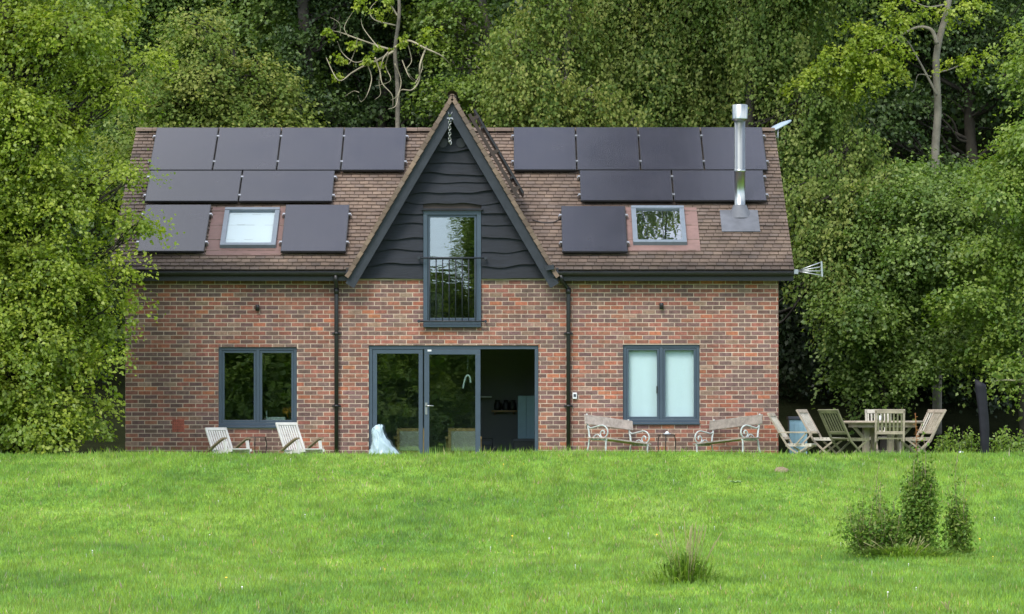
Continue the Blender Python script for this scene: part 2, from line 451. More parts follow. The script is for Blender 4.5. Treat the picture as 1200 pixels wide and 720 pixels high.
# grass blades
def make_blades(n):
    y = 25.5 + (55.9 - 25.5) * RNG.random(n)
    x = (RNG.random(n) * 2 - 1) * (y * 600 / F * 1.12 + .4)
    # patchy growth: thin spots on the bank
    keep = RNG.random(n) < .75 + .25 * np.sin(x * 1.9 + 2 * np.sin(y * .9)) * np.cos(y * 1.4 + x * .6)
    x, y = x[keep], y[keep]; n = len(x)
    z = gz(x, y) - .004
    patch = .5 + .5 * np.sin(x * .8 + 1.7 * np.sin(y * .43)) * np.sin(y * .55 + x * .25)
    h = (.028 + .05 * RNG.random(n) ** 1.6) * (.75 + .55 * patch)
    h = h * np.where((y > 53.2) & (RNG.random(n) < .16), 1.0 + 1.4 * RNG.random(n), 1.0)
    a = RNG.random(n) * 2 * np.pi
    lean = RNG.random(n) * .75 * h
    la = RNG.random(n) * 2 * np.pi
    w = .005 + .006 * RNG.random(n)
    base = np.stack([x, y, z], 1)
    side = np.stack([np.cos(a) * w, np.sin(a) * w, np.zeros(n)], 1)
    tip = base + np.stack([np.cos(la) * lean, np.sin(la) * lean, h], 1)
    v = np.empty((n, 3, 3)); v[:, 0] = base - side; v[:, 1] = base + side; v[:, 2] = tip
    c = np.ones((n, 3, 4))
    b = .85 + .65 * RNG.random(n)
    dry = RNG.random(n) < .035
    c[:, :, 0] = (b * (1 + .25 * (RNG.random(n) * .6 - .2)) * np.where(dry, 2.0, 1))[:, None]
    c[:, :, 1] = (b * np.where(dry, 1.0, 1))[:, None]
    c[:, :, 2] = (b * (.7 + RNG.random(n) * 1.1) * np.where(dry, 3.0, 1))[:, None]
    me = fast_mesh('grass', v.reshape(-1, 3), 3, c.reshape(-1, 4))
    return link_mesh('grass', me, M['blades'])
tag(make_blades(620000), 'short bright green grass blades over the lawn and bank', 'grass', kind='stuff')

# small flowers in the lawn
def flower_patch(name, n, col, ctr, rmax, label, cat, seed):
    rg = np.random.default_rng(seed); mb = MB()
    for i in range(n):
        y = rg.uniform(27, 53); x = (rg.random() * 2 - 1) * y * .155
        r = rg.uniform(.5, 1) * rmax; z = g(x, y) + rg.uniform(.045, .08)
        tl = rg.uniform(-.9, .3)
        vs = [(x, y, z)]
        k = 8
        for q in range(k):
            a = q * 2 * math.pi / k
            vs.append((x + r * math.cos(a), y + r * math.sin(a) * math.cos(tl), z + r * math.sin(a) * -math.sin(tl)))
        mb.add(vs, [(0, 1 + q, 1 + (q + 1) % k) for q in range(k)])
        mb.tube([(x, y, z - .07), (x, y, z - .002)], .002, 3)
    return tag(mb.build(name, principled(name + '_petals', col, .8)), label, cat, kind='stuff')
flower_patch('daisy', 60, (.55, .55, .53), None, .009, 'tiny white daisies scattered through the lawn', 'daisies', 3)
flower_patch('dandelion', 16, (.55, .40, .03), None, .013, 'few yellow dandelions scattered through the lawn', 'dandelions', 4)

# ------------------------------------------------------------------ the house
WY = 58.3            # front wall plane
def wx(px): return (px - 600) * WY / F
def wz(py): return EYE + (HOR - py) * WY / F
WX0, WX1 = wx(147), wx(912)
BACK = 66.3
EY, EZ = 58.0, 3.40          # eave line (top of the tiles)
RY, RZ = 62.3, 6.20          # ridge
PITCH = math.atan2(RZ - EZ, RY - EY)
SLOPE = math.hypot(RZ - EZ, RY - EY)
VX0, VX1 = -7.08, 4.95       # verges
GX, GZ = (530 - 600) * 58.0 / F, EYE + (HOR - 110) * 58.0 / F     # gable apex
GS = 1.705                   # gable slope dz/dx
WALLTOP = wz(327)

house = thing('brick_house', 'brick house with solar panels on its brown tiled roof and a steep black gable', 'house', (wx(530), WY, 0))

OPEN = {'wl': (wx(256), wx(348), wz(502), wz(407)), 'door': (wx(432), wx(631), -.05, wz(405)),
        'wr': (wx(730), wx(820), wz(498), wz(404)), 'up': (wx(496), wx(564), wz(384), wz(247))}

def brick_color():
    r = random.random()
    if r < .42:
        c = (.140, .080, .070)
    elif r < .86:
        c = (.225, .090, .064)
    elif r < .93:
        c = (.30, .105, .060)
    else:
        c = (.22, .135, .100)
    k = random.uniform(.82, 1.18)
    return tuple(v * k * random.uniform(.94, 1.06) for v in c)

def brick_wall(O, U, Nn, u0, u1, z0, ztop, holes, mbk, mbm, off=0.0):
    """courses of bricks on the plane O + u*U + z*Z, facing Nn; ztop(u) is the height limit"""
    U = Vector(U); Nn = Vector(Nn); O = Vector(O)
    zmax = max(ztop(u0), ztop(u1), ztop((u0 + u1) / 2))
    row = 0; z = z0
    while z < zmax:
        zA, zB = z + .0065, z + .0685
        start = u0 - (.1125 if row % 2 else 0) + off
        u = start
        while u < u1:
            a, b = max(u + .0065, u0), min(u + .2185, u1)
            u += .225
            if b - a < .02: continue
            segs = [(a, b, zA, zB)]
            for (h0, h1, k0, k1) in holes:
                ns = []
                for (p, q, c0, c1) in segs:
                    if q <= h0 or p >= h1 or c1 <= k0 or c0 >= k1: ns.append((p, q, c0, c1)); continue
                    if p < h0: ns.append((p, h0, c0, c1))
                    if q > h1: ns.append((h1, q, c0, c1))
                    if c1 > k1 + .012: ns.append((max(p, h0), min(q, h1), k1 + .002, c1))
                    if c0 < k0 - .012: ns.append((max(p, h0), min(q, h1), c0, k0 - .002))
                segs = ns
            for (p, q, za, zb) in segs:
                if q - p < .015: continue
                zt = min(zb, ztop(p), ztop(q))
                if zt - za < .015: continue
                d = .003 + random.random() * .003
                jz = random.uniform(-.0015, .0015)
                f0 = O + U * p; f1 = O + U * q
                def pt(b_, zz, n_): return (b_.x + Nn.x * n_, b_.y + Nn.y * n_, O.z + zz + jz)
                e = .0015
                col = brick_color()
                vs = [pt(f0, za, 0), pt(f1, za, 0), pt(f1, zt, 0), pt(f0, zt, 0),
                      pt(f0 + U * e, za + e, d), pt(f1 - U * e, za + e, d), pt(f1 - U * e, zt - e, d), pt(f0 + U * e, zt - e, d)]
                mbk.add(vs, [(4, 5, 6, 7), (0, 1, 5, 4), (1, 2, 6, 5), (2, 3, 7, 6), (3, 0, 4, 7)], col)
        z += .075; row += 1

# front wall core (mortar) cut round the openings
bk, mm = MB(), MB()
holes = list(OPEN.values())
brick_wall((0, WY, 0), (1, 0, 0), (0, -1, 0), WX0, WX1, -.15, lambda u: WALLTOP, holes, bk, mm)
xsb = sorted(set([WX0, WX1] + [h[0] for h in holes] + [h[1] for h in holes]))
zsb = sorted(set([-.3, WALLTOP] + [max(-.3, h[2]) for h in holes] + [min(WALLTOP, h[3]) for h in holes]))
for i in range(len(xsb) - 1):
    run = None
    for j in range(len(zsb) - 1):
        cx, cz = (xsb[i] + xsb[i + 1]) / 2, (zsb[j] + zsb[j + 1]) / 2
        solid = not any(h[0] < cx < h[1] and h[2] < cz < h[3] for h in holes)
        if solid:
            if run is None: run = zsb[j]
        if (not solid or j == len(zsb) - 2) and run is not None:
            top = zsb[j + 1] if solid else zsb[j]
            mm.box(xsb[i], xsb[i + 1], WY + .001, WY + .28, run, top)
            run = None
# side walls with gable tops
def side_top(u): return min(EZ + (u - EY) * math.tan(PITCH), EZ + (2 * RY - EY - u) * math.tan(PITCH)) - .10
for (x, nn) in ((WX0, -1), (WX1, 1)):
    brick_wall((x, 0, 0), (0, 1, 0), (nn, 0, 0), WY + (.001 if nn > 0 else 0), BACK, -.15, side_top, [], bk, mm, off=-.1125)
    xi = x - nn * .001
    ring = [(WY + .29, -.3), (BACK, -.3), (BACK, side_top(BACK)), (RY, side_top(RY)), (WY + .29, side_top(WY + .29))]
    vs = [(xi, a, b) for a, b in ring] + [(xi - nn * .25, a, b) for a, b in ring]
    n = len(ring)
    mm.add(vs, [tuple(range(n)), tuple(reversed(range(n, 2 * n)))] + [(i, (i + 1) % n, n + (i + 1) % n, n + i) for i in range(n)])
mm.box(WX0 + .26, WX1 - .26, BACK - .25, BACK, -.3, 3.3)
wall = bk.build('brick_wall', M['brick'], house)
mm.build('mortar', M['mortar'], wall)
# terracotta air brick low on the left
ab = MB(); ax_, az_ = wx(209), wz(499)
ab.box(ax_ - .105, ax_ + .105, WY - .014, WY - .002, az_ - .11, az_ + .11, (.27, .075, .05))
for i in range(6):
    for j in range(4):
        xx = ax_ - .08 + i * .032; zz = az_ - .075 + j * .05
        ab.box(xx - .004, xx + .004, WY - .0165, WY - .0145, zz - .012, zz + .012, (.10, .04, .03))
ab.build('air_brick', M['brick'], house)

# ---- roof tiles
cosP, sinP = math.cos(PITCH), math.sin(PITCH)
MS = Vector((0, cosP, sinP)); MN = Vector((0, -sinP, cosP))
def roofpt(x, s, n=0): return Vector((x, EY, EZ)) - MN * .035 + MS * s + MN * n + Vector((0, 0, 0))

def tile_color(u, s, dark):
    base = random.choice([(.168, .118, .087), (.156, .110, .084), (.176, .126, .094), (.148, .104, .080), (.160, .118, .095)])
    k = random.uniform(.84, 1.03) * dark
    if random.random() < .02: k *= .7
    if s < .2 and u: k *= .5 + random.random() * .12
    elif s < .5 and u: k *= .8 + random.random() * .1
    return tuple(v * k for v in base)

def lay_tiles(mb, O, U, S, Nn, smax, lim, gauge=.128, w=.165, darkf=lambda u, s: 1.0, thick=.02):
    O, U, S, Nn = Vector(O), Vector(U), Vector(S), Vector(Nn)
    row = 0; s = 0.0
    while s < smax - .03:
        a0, b0 = lim(s)
        s1 = min(s + gauge * 1.25, smax)
        u = a0 - (w / 2 if row % 2 else 0)
        wave = .004 * math.sin(row * 1.7)
        while u < b0:
            p, q = max(u + .0045, a0), min(u + w - .0045, b0)
            u += w
            if q - p < .012: continue
            j = random.uniform(-.003, .004); js = random.uniform(-.004, .004)
            lo, hi = .042 + j + wave, .016 + j * .5
            def V_(uu, ss, nn): return O + U * uu + S * ss + Nn * nn
            vs = [V_(p, s + js, lo - thick), V_(q, s + js, lo - thick), V_(q, s + js, lo), V_(p, s + js, lo),
                  V_(p, s1, hi - thick), V_(q, s1, hi - thick), V_(q, s1, hi), V_(p, s1, hi)]
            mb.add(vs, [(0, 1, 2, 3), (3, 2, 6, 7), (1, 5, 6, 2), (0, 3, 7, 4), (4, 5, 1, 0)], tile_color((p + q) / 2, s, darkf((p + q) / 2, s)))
        s += gauge; row += 1

def valley(side, s):
    z = EZ + s * sinP + .02
    return GX + side * (GZ - z) / GS
def dk_left(u, s): return .62 + .38 * min(1, s / .9) if s < .9 else 1.0
def dk_right(u, s): return (.60 + .28 * min(1, s / .9)) if u > 1.5 else dk_left(u, s)
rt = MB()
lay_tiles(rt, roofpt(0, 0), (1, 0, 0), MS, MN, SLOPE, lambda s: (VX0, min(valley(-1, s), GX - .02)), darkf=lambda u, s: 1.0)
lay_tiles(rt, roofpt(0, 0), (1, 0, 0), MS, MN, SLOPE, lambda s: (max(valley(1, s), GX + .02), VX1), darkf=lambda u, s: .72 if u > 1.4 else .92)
# rear slope
MSb = Vector((0, -cosP, sinP)); MNb = Vector((0, sinP, cosP))
lay_tiles(rt, Vector((0, 2 * RY - EY, EZ)) - MNb * .035, (-1, 0, 0), MSb, MNb, SLOPE, lambda s: (-VX1, -VX0), gauge=.2, w=.33)
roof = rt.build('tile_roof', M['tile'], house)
# decking under the tiles
sl = MB()
def slab(poly, nrm, t):
    nrm = Vector(nrm); n = len(poly)
    vs = [Vector(p) for p in poly] + [Vector(p) - nrm * t for p in poly]
    sl.add(vs, [tuple(range(n)), tuple(reversed(range(n, 2 * n)))] + [((i + 1) % n, i, n + i, n + (i + 1) % n) for i in range(n)])
slab([roofpt(VX0, .02), roofpt(valley(-1, 0), .02), roofpt(valley(-1, SLOPE), SLOPE), roofpt(VX0, SLOPE)], MN, .09)
slab([roofpt(valley(1, 0), .02), roofpt(VX1, .02), roofpt(VX1, SLOPE), roofpt(valley(1, SLOPE), SLOPE)], MN, .09)
bO = Vector((0, 2 * RY - EY, EZ)) - MNb * .035
slab([bO + Vector((VX1, 0, 0)), bO + Vector((VX0, 0, 0)), bO + Vector((VX0, 0, 0)) + MSb * SLOPE, bO + Vector((VX1, 0, 0)) + MSb * SLOPE], MNb, .09)
# gable roof: two steep planes running from front to back
GA = math.atan(GS)
GL = (GZ - 3.28) / math.sin(GA)
GY0, GY1 = 57.93, 2 * RY - 57.93
gt = MB()
for sd in (-1, 1):
    Sg = Vector((-sd * math.cos(GA), 0, math.sin(GA)))
    Ng = Vector((sd * math.sin(GA), 0, math.cos(GA)))
    foot = Vector((GX + sd * (GL * math.cos(GA)), 0, GZ - GL * math.sin(GA))) - Ng * .03
    # only the part above the main roof is exposed; start of each course follows the valley
    def lim(s, foot=foot, Sg=Sg):
        z = foot.z + Sg.z * s
        yv = EY + (z - EZ) / math.tan(PITCH) + .25
        return (GY0, min(max(yv, GY0 + .35), GY1))
    lay_tiles(gt, foot, (0, 1, 0), Sg, Ng, GL, lim, thick=.03)
    ft = foot + Ng * .0
    A = [ft + Vector((0, GY0 + .02, 0)), ft + Vector((0, GY0 + .02, 0)) + Sg * GL]
    # soffit slab along the valley: quad strips
    k = 12
    for i in range(k):
        s0, s1 = GL * i / k, GL * (i + 1) / k
        y0, y1 = lim(s0)[1], lim(s1)[1]
        slab([ft + Vector((0, GY0 + .02, 0)) + Sg * s0, ft + Vector((0, y0, 0)) + Sg * s0, ft + Vector((0, y1, 0)) + Sg * s1, ft + Vector((0, GY0 + .02, 0)) + Sg * s1], Ng * 1.0, .05)
for sd in (-1, 1):
    Sg = Vector((-sd * math.cos(GA), 0, math.sin(GA))); Ng = Vector((sd * math.sin(GA), 0, math.cos(GA)))
    foot = Vector((GX + sd * (GL * math.cos(GA)), 0, GZ - GL * math.sin(GA)))
    q = 0
    while q * .13 < GL - .15:
        c = foot + Sg * (q * .13 + .06) + Vector((0, GY0 - .012, 0)) - Ng * .036
        tl = .09
        gt.obox(c, (0, 1, 0), (Sg + Ng * -tl).normalized(), (Ng + Sg * tl).normalized(), .02, .062, .036, tile_color(1, 9, random.uniform(.7, 1.1)))
        q += 1
gt.build('gable_tiles', M['tile'], house)
sl.build('roof_deck', M['underlay'], roof)
# ridge tiles
def ridge_run(p0, p1, r, seg):
    p0, p1 = Vector(p0), Vector(p1); d = (p1 - p0); L = d.length; d.normalize(); sd = d.cross(Vector((0, 0, 1))).normalized()
    n = int(L / seg); rg_ = MB()
    for i in range(n):
        a = p0 + d * (L * i / n + .004); b = p0 + d * (L * (i + 1) / n - .004)
        vs = []
        for pp, rr in ((a, r * 1.04), (b, r)):
            for k in range(7):
                an = math.pi * (k / 6) * .74 + math.pi * .13
                vs.append(pp + sd * math.cos(an) * rr + Vector((0, 0, math.sin(an) * rr - r * .62)))
        fs = [(k, k + 1, 8 + k, 7 + k) for k in range(6)]
        rg_.add(vs, fs, tile_color(0, 0, .85))
    rg_.build('ridge_tiles', M['tile'], house)
ridge_run((VX0, RY, RZ + .01), (valley(-1, SLOPE) + .05, RY, RZ + .01), .12, .3)
ridge_run((valley(1, SLOPE) - .05, RY, RZ + .01), (VX1, RY, RZ + .01), .12, .3)
ridge_run((GX, GY0, GZ + .015), (GX, RY + .3, GZ + .015), .09, .3)

# fascia, soffit, gutter
def eave_piece(x0, x1, nm):
    fb = MB(); fb.box(x0, x1, EY + .035, EY + .06, 3.20, 3.37); fb.box(x0, x1, EY + .062, WY - .012, 3.225, 3.245)
    fb.build('fascia', M['black_plastic'], house)
    gb = MB(); prof = []
    for k in range(9):
        a = math.pi + math.pi * k / 8
        prof.append((.058 * math.cos(a), .058 * math.sin(a)))
    vs = []
    for x in (x0, x1):
        for (a, b) in prof: vs.append((x, EY - .028 + a, 3.345 + b))
        for (a, b) in reversed(prof): vs.append((x, EY - .028 + a * .88, 3.345 + b * .88 + .002))
    m_ = 18
    gb.add(vs, [(k, (k + 1) % m_, m_ + (k + 1) % m_, m_ + k) for k in range(m_)] + [tuple(reversed(range(m_))), tuple(range(m_, 2 * m_))])
    n = int((x1 - x0) / .9)
    for i in range(n + 1):
        x = x0 + .1 + (x1 - x0 - .2) * i / n
        gb.box(x - .012, x + .012, EY - .092, EY + .03, 3.335, 3.352)
    gb.build('gutter', M['black_plastic'], house)
eave_piece(VX0 + .01, GX - 1.86, 'l')
eave_piece(GX + 1.86, VX1 - .01, 'r')

# verge boards at the two ends of the main roof
for x in (VX0, VX1):
    vb = MB(); sd = -1 if x < 0 else 1
    for (o_, S_, N_) in ((roofpt(x - sd * .03, 0), MS, MN), (Vector((x - sd * .03, 2 * RY - EY, EZ)) - MNb * .035, MSb, MNb)):
        vb.obox(o_ + S_ * SLOPE / 2 - N_ * .06, (1, 0, 0), S_, N_, .012, SLOPE / 2 - .02, .075)
    vb.build('verge_board', M['black_plastic'], house)

# bargeboards
BW = .175
for sd in (-1, 1):
    bb = MB()
    top = Vector((GX, 0, GZ - .13)); Sg = Vector((sd * math.cos(GA), 0, -math.sin(GA))); Nd = Vector((-sd * math.sin(GA), 0, -math.cos(GA)))
    L = GL + .02
    inner = BW / math.cos(GA)
    L -= .03
    p = [top, top + Sg * L, top + Sg * L + Nd * BW, Vector((GX, 0, top.z - inner))]
    vs = [Vector((q.x + (sd * .0015 if i in (0, 3) else 0), y, q.z)) for y in (57.965, 58.0) for i, q in enumerate(p)]
    bb.add(vs, [(0, 1, 2, 3), (7, 6, 5, 4)] + [((i + 1) % 4, i, 4 + i, 4 + (i + 1) % 4) for i in range(4)])
    bb.build('bargeboard', M['barge'], house)
    # boxed end of the gable eave
    ex = MB(); f0 = top + Sg * (L - .02)
    ex.box(min(f0.x, f0.x - sd * .16), max(f0.x, f0.x - sd * .16), 58.002, WY - .02, 3.215, 3.43)
    ex.build('eave_box', M['barge'], house)

# weatherboards with waney edges
edges = [327, 311, 295, 279.5, 264, 250.5, 238, 226, 215, 204.5, 191, 176.5, 163, 148, 132]
cl = MB()
uo = OPEN['up']
def gable_half(z): return (GZ - z - .14) / GS
for i in range(len(edges) - 1):
    zb, zt = wz(edges[i]), wz(edges[i + 1]) + .03
    hw = gable_half(zb)
    ph = [random.uniform(0, 6.28) for _ in range(4)]; am = random.uniform(.8, 1.8)
    spans = [(GX - hw, GX + hw)]
    if zb < uo[3] + .02:
        spans = [(GX - hw, uo[0] - .004), (uo[1] + .004, GX + hw)]
    for (a, b) in spans:
        if b - a < .03: continue
        n = max(4, int((b - a) / .04))
        vs = []
        for k in range(n + 1):
            x = a + (b - a) * k / n
            wv = am * (.014 * math.sin(x * 2.3 + ph[0]) + .010 * math.sin(x * 5.1 + ph[1]) + .006 * math.sin(x * 11 + ph[2]))
            if i == 0: wv *= .3
            z0 = zb + wv
            z1 = min(zt, GZ - .10 - GS * abs(x - GX)); z1 = max(z1, z0 + .002)
            yb = WY - .075 - (.012 if i % 2 else 0); yt = WY - .042
            vs += [(x, yb, z0), (x, yt, z1), (x, yb + .028, z0 - .001)]
        fs = []
        for k in range(n):
            o = 3 * k
            fs += [(o, o + 3, o + 4, o + 1), (o + 2, o + 5, o + 3, o)]
        cl.add(vs, fs)
clad = cl.build('weatherboarding', M['charcoal'], house)
# solid backing of the gable wall
bkz = MB()
for (xa, xb, z0) in ((GX - 1.8, uo[0], WALLTOP), (uo[1], GX + 1.8, WALLTOP), (uo[0], uo[1], uo[3])):
    n = 10
    for k in range(n):
        a = xa + (xb - xa) * k / n; b = xa + (xb - xa) * (k + 1) / n
        za, zb = GZ - .12 - GS * abs(a - GX), GZ - .12 - GS * abs(b - GX)
        if max(za, zb) <= z0: continue
        za, zb = max(za, z0), max(zb, z0)
        vs = [(a, WY - .02, z0), (b, WY - .02, z0), (b, WY - .02, zb), (a, WY - .02, za), (a, WY + .2, z0), (b, WY + .2, z0), (b, WY + .2, zb), (a, WY + .2, za)]
        bkz.add(vs, [(0, 1, 2, 3), (7, 6, 5, 4), (0, 4, 5, 1), (3, 2, 6, 7)])
bkz.build('backing_panel', M['underlay'], clad)

# two round vents and the hanging chain under the apex
for px in (519, 540.5):
    vm = MB(); c = (wx(px), WY - .095, wz(168))
    n = 20
    for (r0, r1, y0, y1) in ((.085, .068, 0, 0), (.068, .06, 0, .012), (.06, .0, .012, .014)):
        vs = []
        for k in range(n):
            a = 2 * math.pi * k / n
            vs += [(c[0] + r0 * math.cos(a), c[1] + y0, c[2] + r0 * math.sin(a)), (c[0] + r1 * math.cos(a), c[1] + y1, c[2] + r1 * math.sin(a))]
        vm.add(vs, [(2 * k, 2 * k + 1, 2 * ((k + 1) % n) + 1, 2 * ((k + 1) % n)) for k in range(n)])
    for k in range(3):
        vm.box(c[0] - .05, c[0] + .05, c[1] + .004, c[1] + .010, c[2] - .035 + k * .035 - .006, c[2] - .035 + k * .035 + .006)
    vs = [];
    vm.tube([(c[0], c[1] + .002, c[2]), (c[0], c[1] + .05, c[2])], .086, 20)
    vm.build('vent', M['black_plastic'], house)
ch = MB()
hx, hy = wx(527.5), 57.99
ch.tube([(hx + .01, hy, wz(129)), (hx - .03, hy - .02, wz(134)), (hx, hy - .03, wz(139))], .008, 6)
ch.tube([(hx + .03, hy, wz(129)), (hx + .04, hy - .02, wz(134)), (hx, hy - .03, wz(139))], .008, 6)
ch.box(hx - .05, hx + .05, hy - .035, hy - .015, wz(141.5), wz(140))
ch.tube([(hx + .055, hy - .03, wz(140.5)), (hx + .055, hy - .03, wz(144))], .006, 5)
z = wz(141)
k = 0
while z > wz(168):
    ch.tube([(hx + .022 * math.cos(a) * (1 if k % 2 else .35), hy - .03 + .022 * math.cos(a) * (.35 if k % 2 else 1), z - .028 + .03 * math.sin(a)) for a in [i * math.pi / 5 for i in range(11)]], .0085, 5)
    z -= .048; k += 1
ch.tube([(hx + .03 * math.sin(a), hy - .03, wz(169.5) + .035 * math.cos(a)) for a in [i * .52 - 1.2 for i in range(9)]], .010, 6)
ch.build('hoist_chain', M['chrome'], house)

# floodlight at the right foot of the gable
fl = MB(); fx, fz = wx(644), wz(315)
fl.obox((fx, 57.88, fz), (1, 0, .15), (0, 1, 0), (-.15, 0, 1), .075, .03, .04)
fl.tube([(fx + .05, 57.90, fz - .01), (fx + .10, 57.96, fz - .10)], .015, 6)
fl.box(fx + .05, fx + .15, 57.93, 57.964, fz - .16, fz - .07)
fl.build('floodlight', M['barge'], house)

# ---- windows and doors
def frame_rect(mb, x0, x1, z0, z1, w, y0, y1):
    mb.box(x0, x1, y0, y1, z0, z0 + w); mb.box(x0, x1, y0, y1, z1 - w, z1)
    mb.box(x0, x0 + w, y0, y1, z0 + w, z1 - w); mb.box(x1 - w, x1, y0, y1, z0 + w, z1 - w)

def casement(key, glass, blind=False, handle_px=None):
    x0, x1, z0, z1 = OPEN[key]
    y = WY + .035
    fr = MB(); frame_rect(fr, x0 + .003, x1 - .003, z0 + .045, z1 - .003, .055, y, y + .07)
    xm = (x0 + x1) / 2
    fr.box(xm - .03, xm + .03, y + .002, y + .07, z0 + .1, z1 - .058)
    w = fr.build('window', M['anthracite'], house, bevel=.004)
    for (a, b) in ((x0 + .058, xm - .03), (xm + .03, x1 - .058)):
        sh = MB(); frame_rect(sh, a + .002, b - .002, z0 + .102, z1 - .06, .042, y + .012, y + .06)
        sh.build('sash', M['anthracite'], w, bevel=.004)
        gb = MB(); gb.box(a + .04, b - .04, y + .035, y + .041, z0 + .14, z1 - .10)
        gb.build('pane', glass, w)
    sb = MB(); sb.box(x0 + .003, x1 - .003, WY - .05, y + .06, z0 + .004, z0 + .043)
    sb.build('sill', M['anthracite'], w, bevel=.005)
    if handle_px:
        hb = MB(); hx = wx(handle_px[0]); hz = wz(handle_px[1])
        hb.box(hx - .012, hx + .012, y - .016, y + .012, hz - .05, hz + .08)
        hb.build('handle', M['black_plastic'], w, bevel=.004)
    if blind:
        bl = MB(); n = 30
        vs = []
        for k in range(n + 1):
            x = x0 + .05 + (x1 - x0 - .1) * k / n
            yy = y + .11 + .003 * math.sin(k * 1.1)
            vs += [(x, yy, z0 + .05), (x, yy, z1 - .02)]
        bl.add(vs, [(2 * k, 2 * k + 2, 2 * k + 3, 2 * k + 1) for k in range(n)], smooth=True)
        bl.build('blind', M['blind'], w)
    return w
casement('wl', M['glass'])
casement('wr', M['glass_clear'], True, (770, 458))

# patio doors: fixed light, hinged leaf, open bay on the right
x0, x1, z0, z1 = OPEN['door']
y = WY + .03
fr = MB()
fr.box(x0 + .003, x1 - .003, y, y + .09, z1 - .065, z1 - .003)
fr.box(x0 + .003, x0 + .065, y, y + .09, .02, z1 - .067); fr.box(x1 - .065, x1 - .003, y, y + .09, .02, z1 - .067)
fr.box(x0 + .003, x1 - .003, y - .02, y + .09, -.02, .018)
pd = fr.build('patio_door', M['anthracite'], house, bevel=.004)
def door_leaf(a, b, yy, w):
    f = MB(); frame_rect(f, a, b, .03, z1 - .07, w, yy, yy + .06)
    l = f.build('door_leaf', M['anthracite'], pd, bevel=.004)
    gb = MB(); gb.box(a + w, b - w, yy + .028, yy + .034, .03 + w, z1 - .07 - w)
    gb.build('pane', M['glass'], pd)
    return l
door_leaf(x0 + .07, wx(495.5), y + .012, .075)
door_leaf(wx(497), wx(563), y - .012, .09)
hd = MB(); hx, hz = wx(499.5), wz(476)
hd.box(hx - .02, hx + .02, y - .024, y - .013, hz - .15, hz + .06)
hd.tube([(hx, y - .012, hz), (hx, y - .06, hz), (hx + .05, y - .062, hz + .004), (hx + .13, y - .06, hz)], .013, 8)
hd.tube([(hx, y - .015, hz - .10), (hx, y - .03, hz - .10)], .012, 10)
hd.build('handle', M['chrome'], pd)
st = MB(); st.box(wx(501), wx(505.5), y - .0145, y - .0125, wz(412), wz(410)); st.build('sticker', M['white_plastic'], pd)

# tall first-floor window with its guard rail
x0, x1, z0, z1 = OPEN['up']; y = WY - .07
fr = MB()
frame_rect(fr, x0 + .003, x1 - .003, z0 + .05, z1 - .003, .075, y, y + .13)
fr.box(x0 + .003, x1 - .003, y - .03, y + .13, z0 + .003, z0 + .048)
up = fr.build('tall_window', M['anthracite'], house, bevel=.004)
sh = MB(); frame_rect(sh, x0 + .082, x1 - .082, z0 + .128, z1 - .082, .04, y + .03, y + .09); sh.build('sash', M['anthracite'], up, bevel=.004)
gb = MB(); gb.box(x0 + .12, x1 - .12, y + .055, y + .061, z0 + .166, z1 - .12); gb.build('pane', M['glass_up'], up)
hb = MB(); hb.box(x0 - .03, x1 + .03, WY - .13, WY - .074, z1 + .002, z1 + .03); hb.build('head_drip', M['charcoal'], up)
jr = MB()
zt, zb_ = wz(303), wz(377); yr = y - .09
jr.tube([(wx(490), yr, zt), (wx(570), yr, zt)], .016, 8)
jr.tube([(wx(490), yr, zb_), (wx(570), yr, zb_)], .013, 8)
for i in range(8):
    bx = wx(503.5) + (wx(557) - wx(503.5)) * i / 7
    jr.tube([(bx, yr, zb_), (bx, yr, zt)], .008, 6)
for bx in (wx(491), wx(569)):
    for zz in (zt, zb_):
        jr.tube([(bx, yr - .02, zz), (bx, WY - .03, zz)], .014, 8)
        jr.tube([(bx, yr - .025, zz - .002), (bx, yr + .02, zz - .002)], .026, 10)
jr.build('guard_rail', M['barge'], house)

# ---- solar panels
def roof_s(py, off=.13):
    """distance up the slope at which a point held off the tiles shows at photo row py"""
    lo, hi = -1, SLOPE + 1
    for _ in range(50):
        m_ = (lo + hi) / 2; p = roofpt(0, m_, off)
        if HOR - (p.z - EYE) * F / p.y > py: lo = m_
        else: hi = m_
    return (lo + hi) / 2
def roof_x(px, s, off=.13): return (px - 600) * roofpt(0, s, off).y / F

def solar_panel(O, U, S, Nn, w, h, pos, clampsides):
    """O lower-left corner on the panel plane"""
    O, U, S, Nn = Vector(O), Vector(U), Vector(S), Vector(Nn)
    c = O + U * w / 2 + S * h / 2
    fm = MB(); fw = .012
    fm.obox(c - Nn * .02, U, S, Nn, w / 2, h / 2, .018)
    p = fm.build('solar_panel', M['black_plastic'], house)
    me = bpy.data.meshes.new('cells')
    r = ROOT[house.name]
    q = [O + U * fw + S * fw, O + U * (w - fw) + S * fw, O + U * (w - fw) + S * (h - fw), O + U * fw + S * (h - fw)]
    me.from_pydata([tuple(v + Nn * .0015 - r) for v in q], [], [(0, 1, 2, 3)])
    uv = me.uv_layers.new(name='UVMap')
    for i, (a, b) in enumerate(((0, 0), (w, 0), (w, h), (0, h))): uv.data[i].uv = (a, b)
    me.update(); link_mesh('cells', me, M['solar'], p)
    for sd in clampsides:
        for fr_ in (.2, .8):
            cm = MB(); cc = O + U * (w / 2 + sd * (w / 2 + .018)) + S * h * fr_
            cm.obox(cc - Nn * .012, U, S, Nn, .022, .025, .016)
            cm.obox(cc - Nn * .05 + U * sd * .012, U, S, Nn, .022, .018, .026)
            cm.build('clamp', M['alu'], p)
    for fr_ in (.2, .8):
        rm = MB(); rm.obox(O + U * w / 2 + S * h * fr_ - Nn * .062, U, S, Nn, w / 2 + .015, .02, .022)
        rm.build('rail', M['black_plastic'], p)
    return p
